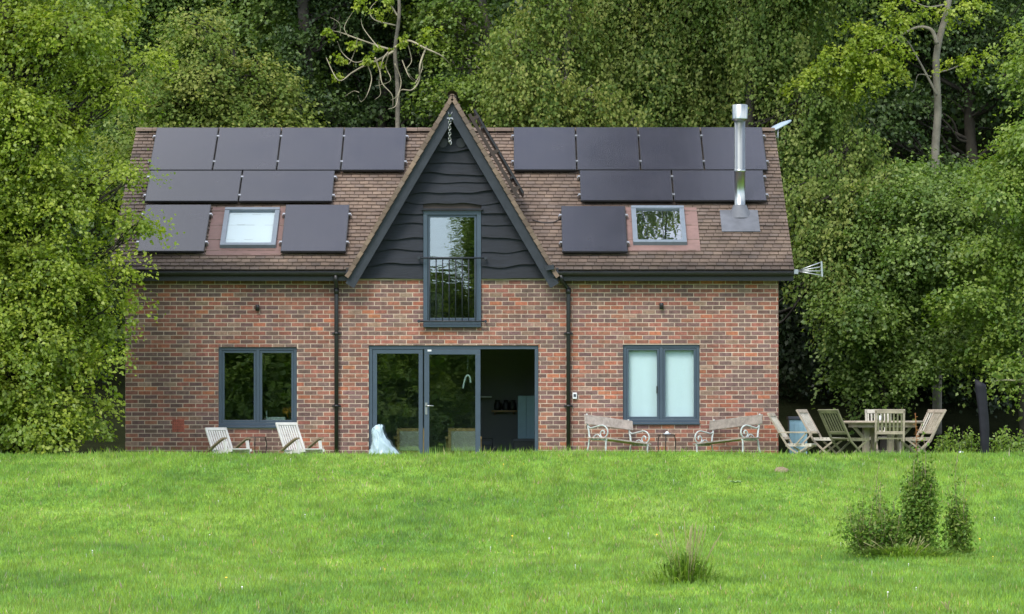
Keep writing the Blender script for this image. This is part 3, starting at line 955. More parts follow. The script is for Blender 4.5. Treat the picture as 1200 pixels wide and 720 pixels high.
PWd, PHt = 1.134, 1.722
OFF = .13
def panel_row(ybot, xl_px, n, w, h, gap=.02):
    s = roof_s(ybot); x = roof_x(xl_px, s)
    for i in range(n):
        cs = []
        if i == 0: cs.append(-1)
        cs.append(1)
        solar_panel(roofpt(x, s, OFF), (1, 0, 0), MS, MN, w, h, 'l', cs)
        x += w + gap
hU = SLOPE  # upper rows end close to the ridge
sU, sM = roof_s(199.3), roof_s(235.5)
H_up = roof_s(149.5) - sU - .01
H_mid = sU - sM - .02
def row_px(y0, y1, x0a, x1a, n, gap=.022):
    s0, s1 = roof_s(y0), roof_s(y1)
    xa = roof_x(x0a, s0); xb = roof_x(x1a, s0)
    w = (xb - xa - gap * (n - 1)) / n
    for i in range(n):
        solar_panel(roofpt(xa + i * (w + gap), s0, OFF), (1, 0, 0), MS, MN, w, s1 - s0 - .015, '', [1] if i else [-1, 1])
row_px(199.3, 149.3, 174.5, 473.5, 4)
row_px(235.8, 199.6, 169.5, 389, 2)
row_px(294.5, 239.5, 160.5, 239, 1)
row_px(294.5, 239.5, 328.8, 405, 1)
row_px(199, 148.8, 602, 899.5, 4)
row_px(235, 199.3, 680.5, 898.5, 2)
row_px(294.8, 241, 658.8, 735.5, 1)
# two panels on the far slope of the gable, seen edge on
Sg = Vector((-math.cos(GA), 0, math.sin(GA))); Ng = Vector((math.sin(GA), 0, math.cos(GA)))
foot = Vector((GX + GL * math.cos(GA), 0, GZ - GL * math.sin(GA)))
for (ya, s_) in ((58.75, 1.62),):
    solar_panel(foot + Vector((0, ya, 0)) + Sg * s_ + Ng * .24, (0, 1, 0), Sg, Ng, 1.1, 1.72, '', [])
gr = MB()
for s_ in (1.75, 2.5, 3.2):
    gr.obox(foot + Vector((0, 58.75, 0)) + Sg * s_ + Ng * .11, (0, 1, 0), Sg, Ng, .03, .03, .11)
gr.obox(foot + Vector((0, 58.70, 0)) + Sg * 2.45 + Ng * .10, (0, 1, 0), Sg, Ng, .02, .86, .03)
gr.build('panel_bracket', M['underlay'], house)
# loose cable near the right-hand lower panel
cb = MB(); s_ = roof_s(258, .05)
cb.tube([roofpt(roof_x(624 + 34 * i / 10, s_, .05), s_ - .05 * math.sin(math.pi * i / 10) * 2 + (.04 if i > 8 else 0), .05) for i in range(11)], .009, 5)
cb.build('cable', M['black_plastic'], house)

# ---- rooflights
def rooflight(xa_px, xb_px, yb, yt, fl_l, fl_r, fl_b, fl_t):
    s0, s1 = roof_s(yb, .07), roof_s(yt, .07)
    xa, xb = roof_x(xa_px, s0, .07), roof_x(xb_px, s0, .07)
    f0, f1 = roof_s(fl_b, .045), roof_s(fl_t, .045)
    fa, fb = roof_x(fl_l, f0, .045), roof_x(fl_r, f0, .045)
    fm = MB()
    def rb(mb, a, b, c, d, n0, n1):
        mb.obox(roofpt((a + b) / 2, (c + d) / 2, (n0 + n1) / 2), (1, 0, 0), MS, MN, (b - a) / 2, (d - c) / 2, (n1 - n0) / 2)
    w = .085
    rb(fm, xa, xb, s0, s0 + w, .03, .115); rb(fm, xa, xb, s1 - w, s1, .03, .12)
    rb(fm, xa, xa + w, s0 + w, s1 - w, .03, .11); rb(fm, xb - w, xb, s0 + w, s1 - w, .03, .11)
    rl = fm.build('rooflight', principled('rooflight_frame', (.13, .155, .185), .35, noise=.1), house, bevel=.008)
    g_ = MB(); rb(g_, xa + w, xb - w, s0 + w, s1 - w, .075, .081); g_.build('pane', M['glass_sky' if xa > 0 else 'glass_clear'], rl)
    bl = MB(); rb(bl, xa + w, xb - w, s0 + w, s1 - w, .04, .046); bl.build('blind', M['rooflight_blind' if xa < 0 else 'cream_blind'], rl)
    fs = MB(); rb(fs, fa, fb, f0, f1, .02, .042); fs.build('flashing', M['flash'], rl)
# the right rooflight has no blind: a dim pale room lining shows behind its glass
M['rooflight_blind'] = principled('rooflight_blind', (.50, .53, .55), .8)
M['cream_blind'] = principled('rooflight_lining', (.16, .17, .17), .8, noise=.5, nscale=5)
rooflight(257.5, 323, 289.5, 245.5, 241, 329, 299, 243)
rooflight(742, 805, 286, 243.5, 736, 821, 294, 243)

# ---- flue
s_ = roof_s(251, .0); fp = roofpt(roof_x(867, s_, 0), s_, 0)
lf = MB()
la, lb = roof_s(271, .06), roof_s(246, .06)
xa, xb = roof_x(846, la, .06), roof_x(891, la, .06)
lf.obox(roofpt((xa + xb) / 2, (la + lb) / 2, .05), (1, 0, 0), MS, MN, (xb - xa) / 2, (lb - la) / 2, .006)
lf.lathe([(.26, -.14), (.2, -.05), (.15, .03), (.12, .10)], fp + Vector((0, -.0, .06)), 24)
fu = MB(); scale = F / fp.y
ztop = EYE + (HOR - 123) / scale
r = .098
fu.lathe([(.155, .02), (.15, .06), (.115, .13), (r, .14), (r, .75), (r + .007, .752), (r + .007, .80), (r, .802), (r, ztop - fp.z - .27), (r - .012, ztop - fp.z - .268)], fp, 28)
flue = fu.build('flue_pipe', M['steel'], house)
cap = MB(); cz = ztop - fp.z
cap.lathe([(r - .01, cz - .30), (.145, cz - .265), (.147, cz - .262), (.142, cz - .245), (.142, cz - .01), (.13, cz), (.05, cz + .002), (0, cz + .002)], fp, 28)
cap.build('cowl', M['steel'], flue)
lf.build('lead_collar', M['lead'], flue)

# ---- flat satellite dish behind the ridge
dp = Vector(P(911, 147, 62.5))
dm = MB(); nd = Vector((.42, .25, -.87)).normalized()
ud = Vector((.86, .1, .44)).normalized(); vd = nd.cross(ud).normalized(); nd = ud.cross(vd)
n = 24
vs = []
for (r_, d_) in ((0, -.02), (.5, -.008), (1, .022), (1, .045), (.5, .03), (0, .02)):
    for k in range(n):
        a = 2 * math.pi * k / n
        vs.append(dp + ud * .285 * r_ * math.cos(a) + vd * .15 * r_ * math.sin(a) + nd * d_)
dm.add(vs, [(i * n + k, i * n + (k + 1) % n, (i + 1) * n + (k + 1) % n, (i + 1) * n + k) for i in range(5) for k in range(n)], smooth=True)
dish = dm.build('satellite_dish', M['dish'], house)
pm = MB(); pm.tube([dp + Vector((0, 0, -.02)), Vector(P(911.5, 170, 62.5))], .018, 8)
pm.tube([Vector(P(911.5, 163, 62.45)), Vector(P(905, 157, 62.4)), Vector(P(897, 158, 62.3))], .01, 6)
pm.build('mast', M['alu'], dish)

# ---- folded drying rack at the right eave
rk = MB(); a0 = Vector(P(934, 318, 58.3)); 
for (ex_, ey_) in ((961, 308), (962, 313), (963, 318), (962, 323)):
    rk.tube([a0, Vector(P(ex_, ey_, 58.25))], .012, 6)
rk.bar(Vector(P(962.5, 306.5, 58.25)), Vector(P(963.5, 324.5, 58.25)), .03, .03, up=(0, 1, 0))
rk.box(a0.x - .30, a0.x + .02, 58.27, 58.33, a0.z - .05, a0.z + .03)
rk.build('drying_rack', M['alu'], house)

# ---- downpipes
def downpipe(pts, px):
    d = MB(); d.tube(pts, .038, 10)
    x, y_ = pts[-1][0], pts[-1][1]
    for py in (391, 476):
        z_ = wz(py)
        d.tube([(x, y_, z_ - .02), (x, y_, z_ + .02)], .048, 10)
        d.box(x - .075, x + .075, y_ + .03, WY, z_ - .015, z_ + .015)
    d.tube([(x, y_, wz(345)), (x, y_, wz(338))], .046, 10)
    d.build('downpipe', M['black_plastic'], house)
yp = WY - .075
xl = wx(394.5)
downpipe([(xl, EY - .028, 3.30), (xl, EY - .02, 3.20), (xl, yp, 3.10), (xl, yp, 3.0), (xl, yp, -.1)], 394)
xr = wx(666)
downpipe([(wx(657), EY - .028, 3.30), (wx(657.5), EY - .02, 3.22), (wx(661), yp - .02, 3.16), (xr, yp, 3.06), (xr, yp, 2.9), (xr, yp, -.1)], 666)

# ---- wall fittings
for px, py in ((302, 361), (775, 359)):
    wl = MB(); c = (wx(px), WY - .06, wz(py))
    wl.lathe([(0, -.055), (.036, -.055), (.036, .05), (.03, .056), (0, .056)], c, 16)
    wl.box(c[0] - .02, c[0] + .02, WY - .03, WY - .004, c[2] - .02, c[2] + .02)
    wl.build('wall_light', M['black_plastic'], house)
eb = MB(); c = (wx(673.5), wz(464))
eb.box(c[0] - .038, c[0] + .038, WY - .055, WY - .006, c[1] - .055, c[1] + .055)
box = eb.build('outdoor_socket', M['white_plastic'], house, bevel=.006)
eb = MB(); eb.box(c[0] - .022, c[0] + .022, WY - .062, WY - .056, c[1] - .02, c[1] + .03); eb.build('flap', M['dark_lid'], box)

# ---- rooms
rm = MB()
rm.box(WX0 + .3, WX1 - .3, WY + .3, BACK - .3, -.06, -.005)
fl_ = rm.build('room_floor', M['floor_in'], house)
cm = MB(); cm.box(WX0 + .26, WX1 - .26, WY + .285, BACK - .26, 2.22, 2.34)
for i in range(24):
    yy = WY + .4 + i * .17
    cm.box(-2.55, .55, yy, yy + .15, 2.205, 2.218)
cm.build('room_ceiling', M['ceiling'], house)
iw = MB()
for xw in (-2.75, .72): iw.box(xw - .05, xw + .05, WY + .286, 62.6, 0, 2.2)
iw.box(-2.69, .66, 62.5, 62.6, 0, 2.2)
iw.box(WX0 + .3, -2.81, 61.6, 61.7, 0, 2.2)
iw.box(GX - 1.5, GX + 1.5, 60.4, 60.5, 2.35, 4.6); iw.box(GX - 1.15, GX - 1.1, WY + .22, 60.39, 2.35, 4.5); iw.box(GX + 1.1, GX + 1.15, WY + .22, 60.39, 2.35, 4.5)
iw.box(GX - 1.08, GX + 1.08, WY + .22, 60.39, 4.6, 4.65)
iw.build('room_wall', M['inner_wall'], house)

# ------------------------------------------------------------------ things in the rooms
def ix(px, Y): return (px - 600) * Y / F
def iz(py, Y): return EYE + (HOR - py) * Y / F
def armchair(px, label, w):
    Y = 59.1; t = thing('armchair', label, 'armchair', (ix(px, Y), Y, 0))
    b = MB(); hw = w / 2; zt = .61
    b.box(-hw, hw, -.02, .02, zt - .05, zt); b.box(-hw, -hw + .05, -.02, .02, 0, zt - .05); b.box(hw - .05, hw, -.02, .02, 0, zt - .05)
    b.box(-hw + .05, hw - .05, -.02, .02, .16, .2)
    for sx in (-1, 1):
        b.box(sx * (hw + .03) - .025, sx * (hw + .03) + .025, .0, .6, .42, .46); b.box(sx * (hw + .03) - .022, sx * (hw + .03) + .022, .55, .6, 0, .42)
    b.build('frame', M['pine'], t, local=True)
    c = MB(); c.box(-hw + .052, hw - .052, -.035, .03, .205, zt - .055); c.build('back_cushion', M['cushion'], t, local=True, bevel=.015)
    c = MB(); c.box(-hw + .02, hw - .02, .04, .6, .25, .36); c.build('seat_cushion', M['cushion'], t, local=True, bevel=.03)
armchair(482, 'pine framed armchair behind the glass next to the plastic bag', .52)
armchair(543, 'pine framed armchair behind the glass of the hinged door leaf', .54)
hk = MB(); hy_ = 58.40  # stand-in tube for a pale arch at the glass, nature unknown
hk.tube(smooth_path([P(542.6, 455.5, hy_), P(544.3, 447, hy_), P(546, 442, hy_), P(548.2, 440.2, hy_), P(550.5, 442, hy_), P(551.8, 449, hy_)], 20), .017, 6)
hk.tube([P(548.2, 440.2, hy_), P(548.2, 413, hy_)], .002, 4)
tag(hk.build('white_arch', M['white_plastic']), 'curved white shape behind the patio door glass', 'white_arch')

cbn = thing('cupboard', 'pale blue tall cupboard at the back of the open room', 'cupboard', (ix(617, 61.2), 61.2, 0))
b = MB(); b.box(-.16, .16, 0, .4, 0, iz(464, 61.2)); b.build('body', M['cabinet'], cbn, local=True, bevel=.006)
b = MB(); b.box(-.15, -.004, -.022, -.002, .1, 1.2); b.build('door', M['cabinet'], cbn, local=True, bevel=.005)
b = MB(); b.box(.004, .15, -.022, -.002, .1, 1.2); b.build('door', M['cabinet'], cbn, local=True, bevel=.005)
shf = MB(); Ys = 62.3
shf.box(ix(576, Ys), ix(606, Ys), Ys - .05, Ys + .19, iz(483, Ys), iz(481, Ys))
for px in (580, 602): shf.bar((ix(px, Ys), Ys + .18, iz(486, Ys)), (ix(px, Ys), Ys, iz(483, Ys)), .02, .02)
tag(shf.build('shelf', M['pine']), 'narrow wall shelf carrying three dark jars at the back of the room', 'shelf')
jar_lab = ['dark jar at the left end of the wall shelf', 'dark jar in the middle of the wall shelf', 'dark jar at the right end of the wall shelf']
for i, px in enumerate((583, 593, 601)):
    jb = MB(); jb.lathe([(0, 0), (.06, 0), (.068, .02), (.068, .12), (.045, .16), (.045, .175), (.05, .176), (.05, .19), (0, .195)], (ix(px, Ys), Ys + .05, iz(481, Ys) + .001), 14)
    tag(jb.build('jar', M['dark_in']), jar_lab[i], 'jar', 'jars on the wall shelf')
sh2 = MB(); sh2.box(ix(555, 62.2), ix(576, 62.2), 62.15, 62.5, iz(466, 62.2), iz(464.6, 62.2))
tag(sh2.build('ledge', M['white_plastic']), 'short white ledge on the back wall left of the three jars', 'shelf')
wt = thing('worktop', 'dark kitchen worktop at the right of the open doorway', 'worktop', (ix(618, 60.4), 60.4, 0))
b = MB(); b.box(-.28, .27, 0, .55, .37, .41); b.build('top', M['dark_lid'], wt, local=True)
b = MB(); b.box(-.25, .25, .03, .5, 0, .369); b.build('base_unit', M['dark_in'], wt, local=True)
ov = thing('stove', 'small dark stove low behind the edge of the door', 'stove', (ix(569, 61), 61, 0))
b = MB(); b.box(-.13, .13, 0, .4, .05, .42); b.build('body', M['dark_in'], ov, local=True, bevel=.01)
b = MB(); b.box(-.10, .10, -.012, -.001, .18, .26); b.box(-.10, .10, -.012, -.001, .30, .36); b.build('door', M['dark_lid'], ov, local=True)
for sx in (-.1, .1):
    b = MB(); b.tube([(sx, .05, 0), (sx, .05, .052)], .015, 6); b.build('leg', M['dark_in'], ov, local=True)

# sunflowers and a pale box on the sill of the left window
vs_ = thing('flower_vase', 'vase of orange sunflowers inside the left ground floor window', 'flowers', (wx(339), WY + .42, wz(500)))
b = MB(); b.lathe([(0, 0), (.05, 0), (.06, .06), (.045, .14), (.05, .16)], (0, 0, 0), 14); b.build('vase', M['dark_in'], vs_, local=True)
for k, (dx, dz) in enumerate(((0.02, .30), (-.09, .28), (.07, .22))):
    b = MB()
    n = 14
    for q in range(n):
        a = q * 2 * math.pi / n
        b.add([(dx + .025 * math.cos(a - .2), -.03, dz + .025 * math.sin(a - .2)), (dx + .075 * math.cos(a), -.045, dz + .075 * math.sin(a)), (dx + .025 * math.cos(a + .2), -.03, dz + .025 * math.sin(a + .2))], [(0, 1, 2)])
    b.tube([(0, 0, .1), (dx * .6, -.01, dz * .6), (dx, -.02, dz)], .006, 5)
    b.build('sunflower', M['sunflower'], vs_, local=True)
pb = MB(); pb.box(wx(311), wx(333), WY + .30, WY + .42, wz(499.5), wz(489)); pb.box(wx(310), wx(311.5), WY + .30, WY + .33, wz(499.5), wz(481))
tag(pb.build('sill_box', M['white_plastic'], bevel=.008), 'white box on the inside sill of the left ground floor window', 'box')
ac = thing('upholstered_chair', 'cream chair back behind the upstairs window rail', 'chair', (wx(509), 59.0, 2.35))
b = MB(); b.lathe([(0, .30), (.12, .34), (.16, .42), (.155, .56), (.10, .66), (0, .69)], (0, 0, 0), 20, sy=.45); b.build('backrest', M['cream'], ac, local=True)
b = MB(); b.lathe([(0, .22), (.17, .23), (.19, .28), (.17, .33), (0, .335)], (0, .18, 0), 20); b.build('seat', M['cream'], ac, local=True)
for sx in (-.12, .12):
    for yy in (.06, .3):
        b = MB(); b.tube([(sx, yy, -.0), (sx * .9, yy, .225)], .015, 6); b.build('leg', M['pine'], ac, local=True)

# ------------------------------------------------------------------ garden furniture
def folding_chair(label, loc, rz, mat, slatmat, arms=False, lean=.24, group='folding chairs round the garden table', w=.48, low=0.0):
    """slatted folding chair facing local -y"""
    t = thing('folding_chair', label, 'chair', loc, rz, group)
    hw = w / 2; sz = .44 - low; top = .93 - low * .6
    yb = .20                       # back of the seat
    def bp(z): return yb + (z - sz) * lean
    bk_ = MB()
    for sx in (-1, 1):             # back stiles, carried down as the front legs
        bk_.bar((sx * (hw - .02), bp(sz - .05), sz - .05), (sx * (hw - .02), bp(top), top), .035, .03, up=(0, 1, 0))
    bk_.bar((-hw, bp(top - .02), top - .02), (hw, bp(top - .02), top - .02), .03, .07, up=(0, lean, 1))
    bk_.bar((-hw + .03, bp(sz + .10), sz + .10), (hw - .03, bp(sz + .10), sz + .10), .026, .05, up=(0, lean, 1))
    bkobj = bk_.build('backrest', mat, t, local=True, bevel=.004)
    s_ = MB(); n = 7
    for i in range(n):
        x = -hw + .06 + (w - .12) * i / (n - 1)
        s_.bar((x, bp(sz + .12), sz + .12), (x, bp(top - .05), top - .05), .030, .010, up=(0, 1, -lean))
    s_.build('back_slats', slatmat, bkobj, local=True)
    st_ = MB()
    for i in range(7):
        y_ = -.24 + i * .065
        st_.box(-hw + .045, hw - .045, y_, y_ + .052, sz - .01, sz + .012)
    for sx in (-1, 1): st_.bar((sx * (hw - .055), -.24, sz - .025), (sx * (hw - .055), .22, sz - .025), .022, .03)
    st_.build('seat', slatmat, t, local=True)
    for sx in (-1, 1):
        l_ = MB(); l_.bar((sx * (hw - .02), bp(sz - .05), sz - .05), (sx * (hw - .02), -.26, 0), .035, .03, up=(0, 1, 0)); l_.build('leg', mat, t, local=True, bevel=.003)
        l_ = MB(); l_.bar((sx * (hw - .06), -.20, sz - .03), (sx * (hw - .06), .34, 0), .035, .03, up=(0, 1, 0)); l_.build('leg', mat, t, local=True, bevel=.003)
    cb_ = MB(); cb_.bar((-hw + .05, .24, .085), (hw - .05, .24, .085), .02, .035); cb_.build('stretcher', mat, t, local=True)
    if arms:
        for sx in (-1, 1):
            a_ = MB(); a_.bar((sx * (hw + .02), bp(sz + .22), sz + .205), (sx * (hw + .02), -.24, sz + .205), .055, .024)
            a_.bar((sx * (hw + .02), -.16, sz + .195), (sx * (hw - .0), .04, sz - .02), .03, .025, up=(0, 1, 0))
            a_.build('armrest', mat, t, local=True, bevel=.003)
    return t
def at(px, Y): return ((px - 600) * Y / F, Y, g((px - 600) * Y / F, Y))
folding_chair('reclined folding chair with armrests, close to the brick corner and the blue box', at(938, 57.6), R(72), M['teak'], M['teak_pale'], arms=True, lean=.62, low=.10)
folding_chair('folding chair with pale slats between the reclined chair and the mossy chair', at(970, 58.1), R(66), M['teak'], M['teak_pale'], lean=.58, w=.54)
folding_chair('mossy green-brown folding chair with its back turned, left of the table', at(996, 57.1), R(122), M['teak_green'], M['teak_green'], lean=.56, w=.56)
folding_chair('upright folding chair in front of the table, slatted back to the lawn', at(1041.5, 57.2), R(178), M['teak'], M['teak_green'], lean=.16, w=.52)
folding_chair('pale folding chair on the far side of the table, behind the slatted upright one', at(1032, 59.4), R(4), M['teak_pale'], M['teak_pale'], lean=.15)
folding_chair('nearer leaning folding chair at the right end of the table, tallest there', at(1072, 57.7), R(-78), M['teak'], M['teak'], lean=.56, w=.54)
folding_chair('leaning folding chair half hidden behind the tallest one right of the table', at(1072, 58.8), R(-62), M['teak'], M['teak_pale'], lean=.56, w=.52)

tb = thing('garden_table', 'round weathered teak garden table among the folding chairs', 'table', at(1034, 58.3))
b = MB(); b.lathe([(0, .70), (.70, .70), (.72, .71), (.72, .735), (.705, .745), (0, .745)], (0, 0, 0), 40); b.build('tabletop', M['teak'], tb, local=True)
b = MB(); b.lathe([(.60, .63), (.60, .699)], (0, 0, 0), 30); b.lathe([(.57, .699), (.57, .63)], (0, 0, 0), 30); b.build('apron', M['teak'], tb, local=True)
for k in range(4):
    a = k * math.pi / 2 + .35; ca, sa = math.cos(a), math.sin(a)
    b = MB(); b.bar((ca * .32, sa * .32, 0), (ca * .32, sa * .32, .699), .10, .10, up=(ca, sa, 0))
    b.bar((ca * .34, sa * .34, .42), (ca * .58, sa * .58, .67), .05, .05, up=(0, 0, 1))
    b.build('leg', M['teak'], tb, local=True, bevel=.006)
b = MB(); b.bar((-.32, -.11, .2), (.32, .11, .2), .05, .06); b.bar((.11, -.32, .2), (-.11, .32, .2), .05, .061); b.build('stretcher', M['teak'], tb, local=True)
mg = MB(); mg.lathe([(0, 0), (.035, 0), (.04, .02), (.04, .09), (.036, .09)], (tb.location.x - .02, 58.6, .746), 14)
tag(mg.build('mug', M['white_plastic']), 'small pale mug standing on the garden table', 'mug')

def lounger(label, loc, rz, top):
    """low white slatted chair with short weathered arms, facing local -y"""
    t = thing('lounger_chair', label, 'lounge chair', loc, rz, 'white lounge chairs by the left window')
    hw = .225; sz = .23; yb = .18; ln = .55
    def bp(z): return yb + (z - sz) * ln
    b = MB()
    b.bar((-hw, bp(top), top), (hw, bp(top), top), .03, .055, up=(0, ln, 1))
    b.bar((-hw, bp(sz - .02), sz - .02), (hw, bp(sz - .02), sz - .02), .03, .05, up=(0, ln, 1))
    for sx in (-1, 1): b.bar((sx * (hw - .02), bp(sz - .1), sz - .1), (sx * (hw - .02), bp(top), top), .042, .028, up=(0, 1, -ln))
    for i in range(7):
        x = -hw + .075 + (2 * hw - .15) * i / 6
        b.bar((x, bp(sz), sz), (x, bp(top - .02), top - .02), .034, .010, up=(0, 1, -ln))
    b.build('backrest', M['white_wood'], t, local=True, bevel=.003)
    b = MB()
    for i in range(8):
        y_ = -.36 + i * .068; b.box(-hw + .03, hw - .03, y_, y_ + .052, sz + .02 - .03 * (i / 7), sz + .042 - .03 * (i / 7))
    for sx in (-1, 1): b.bar((sx * (hw - .02), -.38, sz + .01), (sx * (hw - .02), .25, sz - .06), .03, .05)
    b.build('seat', M['white_wood'], t, local=True, bevel=.003)
    for sx in (-1, 1):
        l_ = MB(); l_.bar((sx * (hw + .01), -.30, 0), (sx * (hw + .01), -.22, sz + .17), .045, .04, up=(0, 1, 0)); l_.build('leg', M['white_wood'], t, local=True)
        l_ = MB(); l_.bar((sx * (hw - .02), .32, 0), (sx * (hw - .02), .12, sz - .03), .045, .04, up=(0, 1, 0)); l_.build('leg', M['white_wood'], t, local=True)
        a_ = MB(); pts = smooth_path([(sx * (hw + .03), -.26, sz + .22), (sx * (hw + .03), -.17, sz + .20), (sx * (hw + .03), .02, sz + .11), (sx * (hw + .03), .22, sz + .0)], 10)
        for i in range(len(pts) - 1): a_.bar(pts[i], pts[i + 1] + (pts[i + 1] - pts[i]) * .1, .065, .026)
        a_.build('armrest', M['arm_wood'], t, local=True)
    return t
lounger('lower white slatted lounge chair at the far left, beside the wire table', at(268, 57.3), R(40), .60)
lounger('taller white slatted lounge chair below the middle of the left window', at(353, 57.1), R(40), .69)

def wire_table(label, loc, r, h, rz=0):
    t = thing('wire_table', label, 'side table', loc, rz)
    b = MB(); b.lathe([(0, h - .008), (r, h - .008), (r + .006, h), (r, h + .006), (0, h + .004)], (0, 0, 0), 24); b.build('tabletop', M['dark_iron'], t, local=True)
    for k in range(3):
        a = k * 2.0944 + .4
        l_ = MB(); l_.tube(smooth_path([(math.cos(a) * r * .9, math.sin(a) * r * .9, h - .01), (math.cos(a) * r * 1.05, math.sin(a) * r * 1.05, h * .75), (math.cos(a) * r * 1.0, math.sin(a) * r * 1.0, h * .4), (math.cos(a) * r * 1.15, math.sin(a) * r * 1.15, 0)], 12), .009, 6)
        l_.build('leg', M['dark_iron'], t, local=True)
    return t
wire_table('dark wire side table between the two white lounge chairs', at(301, 57.9), .17, .46)
w2 = wire_table('dark wire side table between the two scroll-armed benches', at(781, 57.7), .17, .50)
ash = MB(); ash.lathe([(0, 0), (.05, 0), (.075, .022), (.07, .022), (.045, .006), (0, .006)], (w2.location.x + .01, w2.location.y, .507), 16)
ash.lathe([(0, .005), (.03, .01), (.035, .03), (.02, .05), (0, .055)], (w2.location.x + .01, w2.location.y, .507), 12)
tag(ash.build('dish', M['white_plastic']), 'small pale dish on the wire table between the benches', 'dish')

M['bench_grey'] = principled('grey_bench_board', (.22, .19, .165), .85, noise=.35, nscale=11, bump=.3, bscale=50)
def bench(label, loc, rz, roll, wood='bench_wood'):
    """garden bench with cast scroll ends, facing local -y"""
    t = thing('scroll_bench', label, 'bench', loc, rz, 'scroll-armed benches under the right window')
    t.rotation_mode = 'XYZ'
    # a slight roll about the facing axis, the ground being uneven there
    t.rotation_euler = (Matrix.Rotation(rz, 4, 'Z') @ Matrix.Rotation(roll, 4, 'Y')).to_euler()
    hw = .62
    b = MB(); b.bar((-hw, .235, .72), (hw, .235, .72), .028, .17, up=(0, .2, 1)); b.build('backrest', M[wood], t, local=True, bevel=.006)
    b = MB()
    for i in range(4):
        y_ = -.24 + i * .10; b.box(-hw, hw, y_, y_ + .085, .385, .41)
    b.build('seat', M[wood], t, local=True, bevel=.004)
    for sx in (-1, 1):
        x = sx * (hw - .08)
        e = MB()
        e.tube(smooth_path([(x, .27, .82), (x, .23, .62), (x, .19, .5), (x, .17, .42), (x, .10, .37)], 16), .017, 7)
        e.tube([(x, .10, .372), (x, -.24, .372)], .016, 7)
        e.tube(smooth_path([(x, .22, .60), (x, .15, .575), (x, .02, .60), (x, -.12, .62), (x, -.22, .57), (x, -.25, .48), (x, -.19, .41), (x, -.11, .42), (x, -.08, .48), (x, -.12, .53), (x, -.17, .51), (x, -.165, .47)], 44), .014, 7)
        e.tube(smooth_path([(x, -.10, .40), (x, -.03, .46), (x, .05, .44), (x, .08, .39)], 14), .011, 6)
        e.build('scroll_arm', M['iron_paint'], t, local=True)
        for (ya, yb2) in ((-.22, -.27), (.17, .26)):
            l_ = MB(); l_.tube(smooth_path([(x, ya, .375), (x, ya + (yb2 - ya) * .2, .22), (x, yb2, -.06)], 8), .016, 7); l_.build('leg', M['iron_paint'], t, local=True)
    return t
bench('scroll-armed bench left of the wire table, flaky pale backboard facing right', (ix(722, 57.5), 57.5, .0), R(46), R(5.5))
bench('scroll-armed bench right of the wire table, greyer backboard facing left', (ix(855, 57.5), 57.5, .0), R(-46), R(-5.5), 'bench_grey')

# plastic bag by the door
def make_bag():
    from mathutils import noise as mn
    Y = 57.95; n = 72; key = [(-.12, 0, .27, .18), (-.09, .06, .265, .18), (-.07, .14, .25, .16), (-.075, .24, .21, .14), (-.10, .34, .165, .12), (-.13, .44, .125, .10), (-.155, .53, .10, .08), (-.15, .60, .085, .06), (-.125, .655, .06, .04), (-.11, .675, .012, .01)]
    kz = [k[1] for k in key]; lv = 34
    vs = []; fs = []
    for i in range(lv):
        z = kz[-1] * i / (lv - 1)
        cx, rx, ry = (float(np.interp(z, kz, [k[q] for k in key])) for q in (0, 2, 3))
        for k in range(n):
            a = 2 * math.pi * k / n
            p = Vector((math.cos(a) * 1.3, math.sin(a) * 1.3, z * 3.2 + a * .2))
            rdg = 0
            for o_ in (1.0, 2.1, 4.3): rdg += (.5 - abs(mn.noise(p * o_ + Vector((3, 1, 7))))) / o_
            f = .80 + .38 * rdg
            ex = .14 * max(0, math.cos(a)) * max(0, 1 - z / .30)
            vs.append((cx + rx * f * math.cos(a) + ex, ry * f * math.sin(a), z + .03 * mn.noise(p * 2)))
    for i in range(lv - 1):
        for k in range(n): fs.append((i * n + k, i * n + (k + 1) % n, (i + 1) * n + (k + 1) % n, (i + 1) * n + k))
    t = thing('plastic_bag', 'slumped pale blue-white plastic bag leaning on the glass door', 'bag', (ix(453, Y), Y, .0))
    b = MB(); b.add(vs, fs, smooth=True); b.build('sack', M['bag'], t, local=True)
    b = MB(); b.tube(smooth_path([(-.22, -.02, .42), (-.25, -.03, .55), (-.22, -.03, .62), (-.14, -.06, .55), (-.08, -.08, .42), (-.04, -.10, .30)], 20), .014, 6)
    b.build('strap', M['bag'], t, local=True)
make_bag()

# pale blue box with dark lid behind the first chair
bx = thing('storage_box', 'pale blue panelled box with a dark lid behind the reclined chair', 'box', at(934, 59.6))
b = MB(); b.box(-.15, .17, -.15, .15, .08, .76)
for k in range(4): b.box(-.15 + k * .085 + .002, -.15 + k * .085 + .063, -.158, -.151, .12, .70)
b.build('body', M['blue_box'], bx, local=True, bevel=.006)
b = MB(); b.box(-.175, .195, -.18, .17, .762, .82); b.build('lid', M['dark_lid'], bx, local=True, bevel=.008)
for sx in (-.12, .14):
    for sy in (-.12, .12):
        b = MB(); b.box(sx - .02, sx + .02, sy - .02, sy + .02, 0, .079); b.build('leg', M['dark_lid'], bx, local=True)

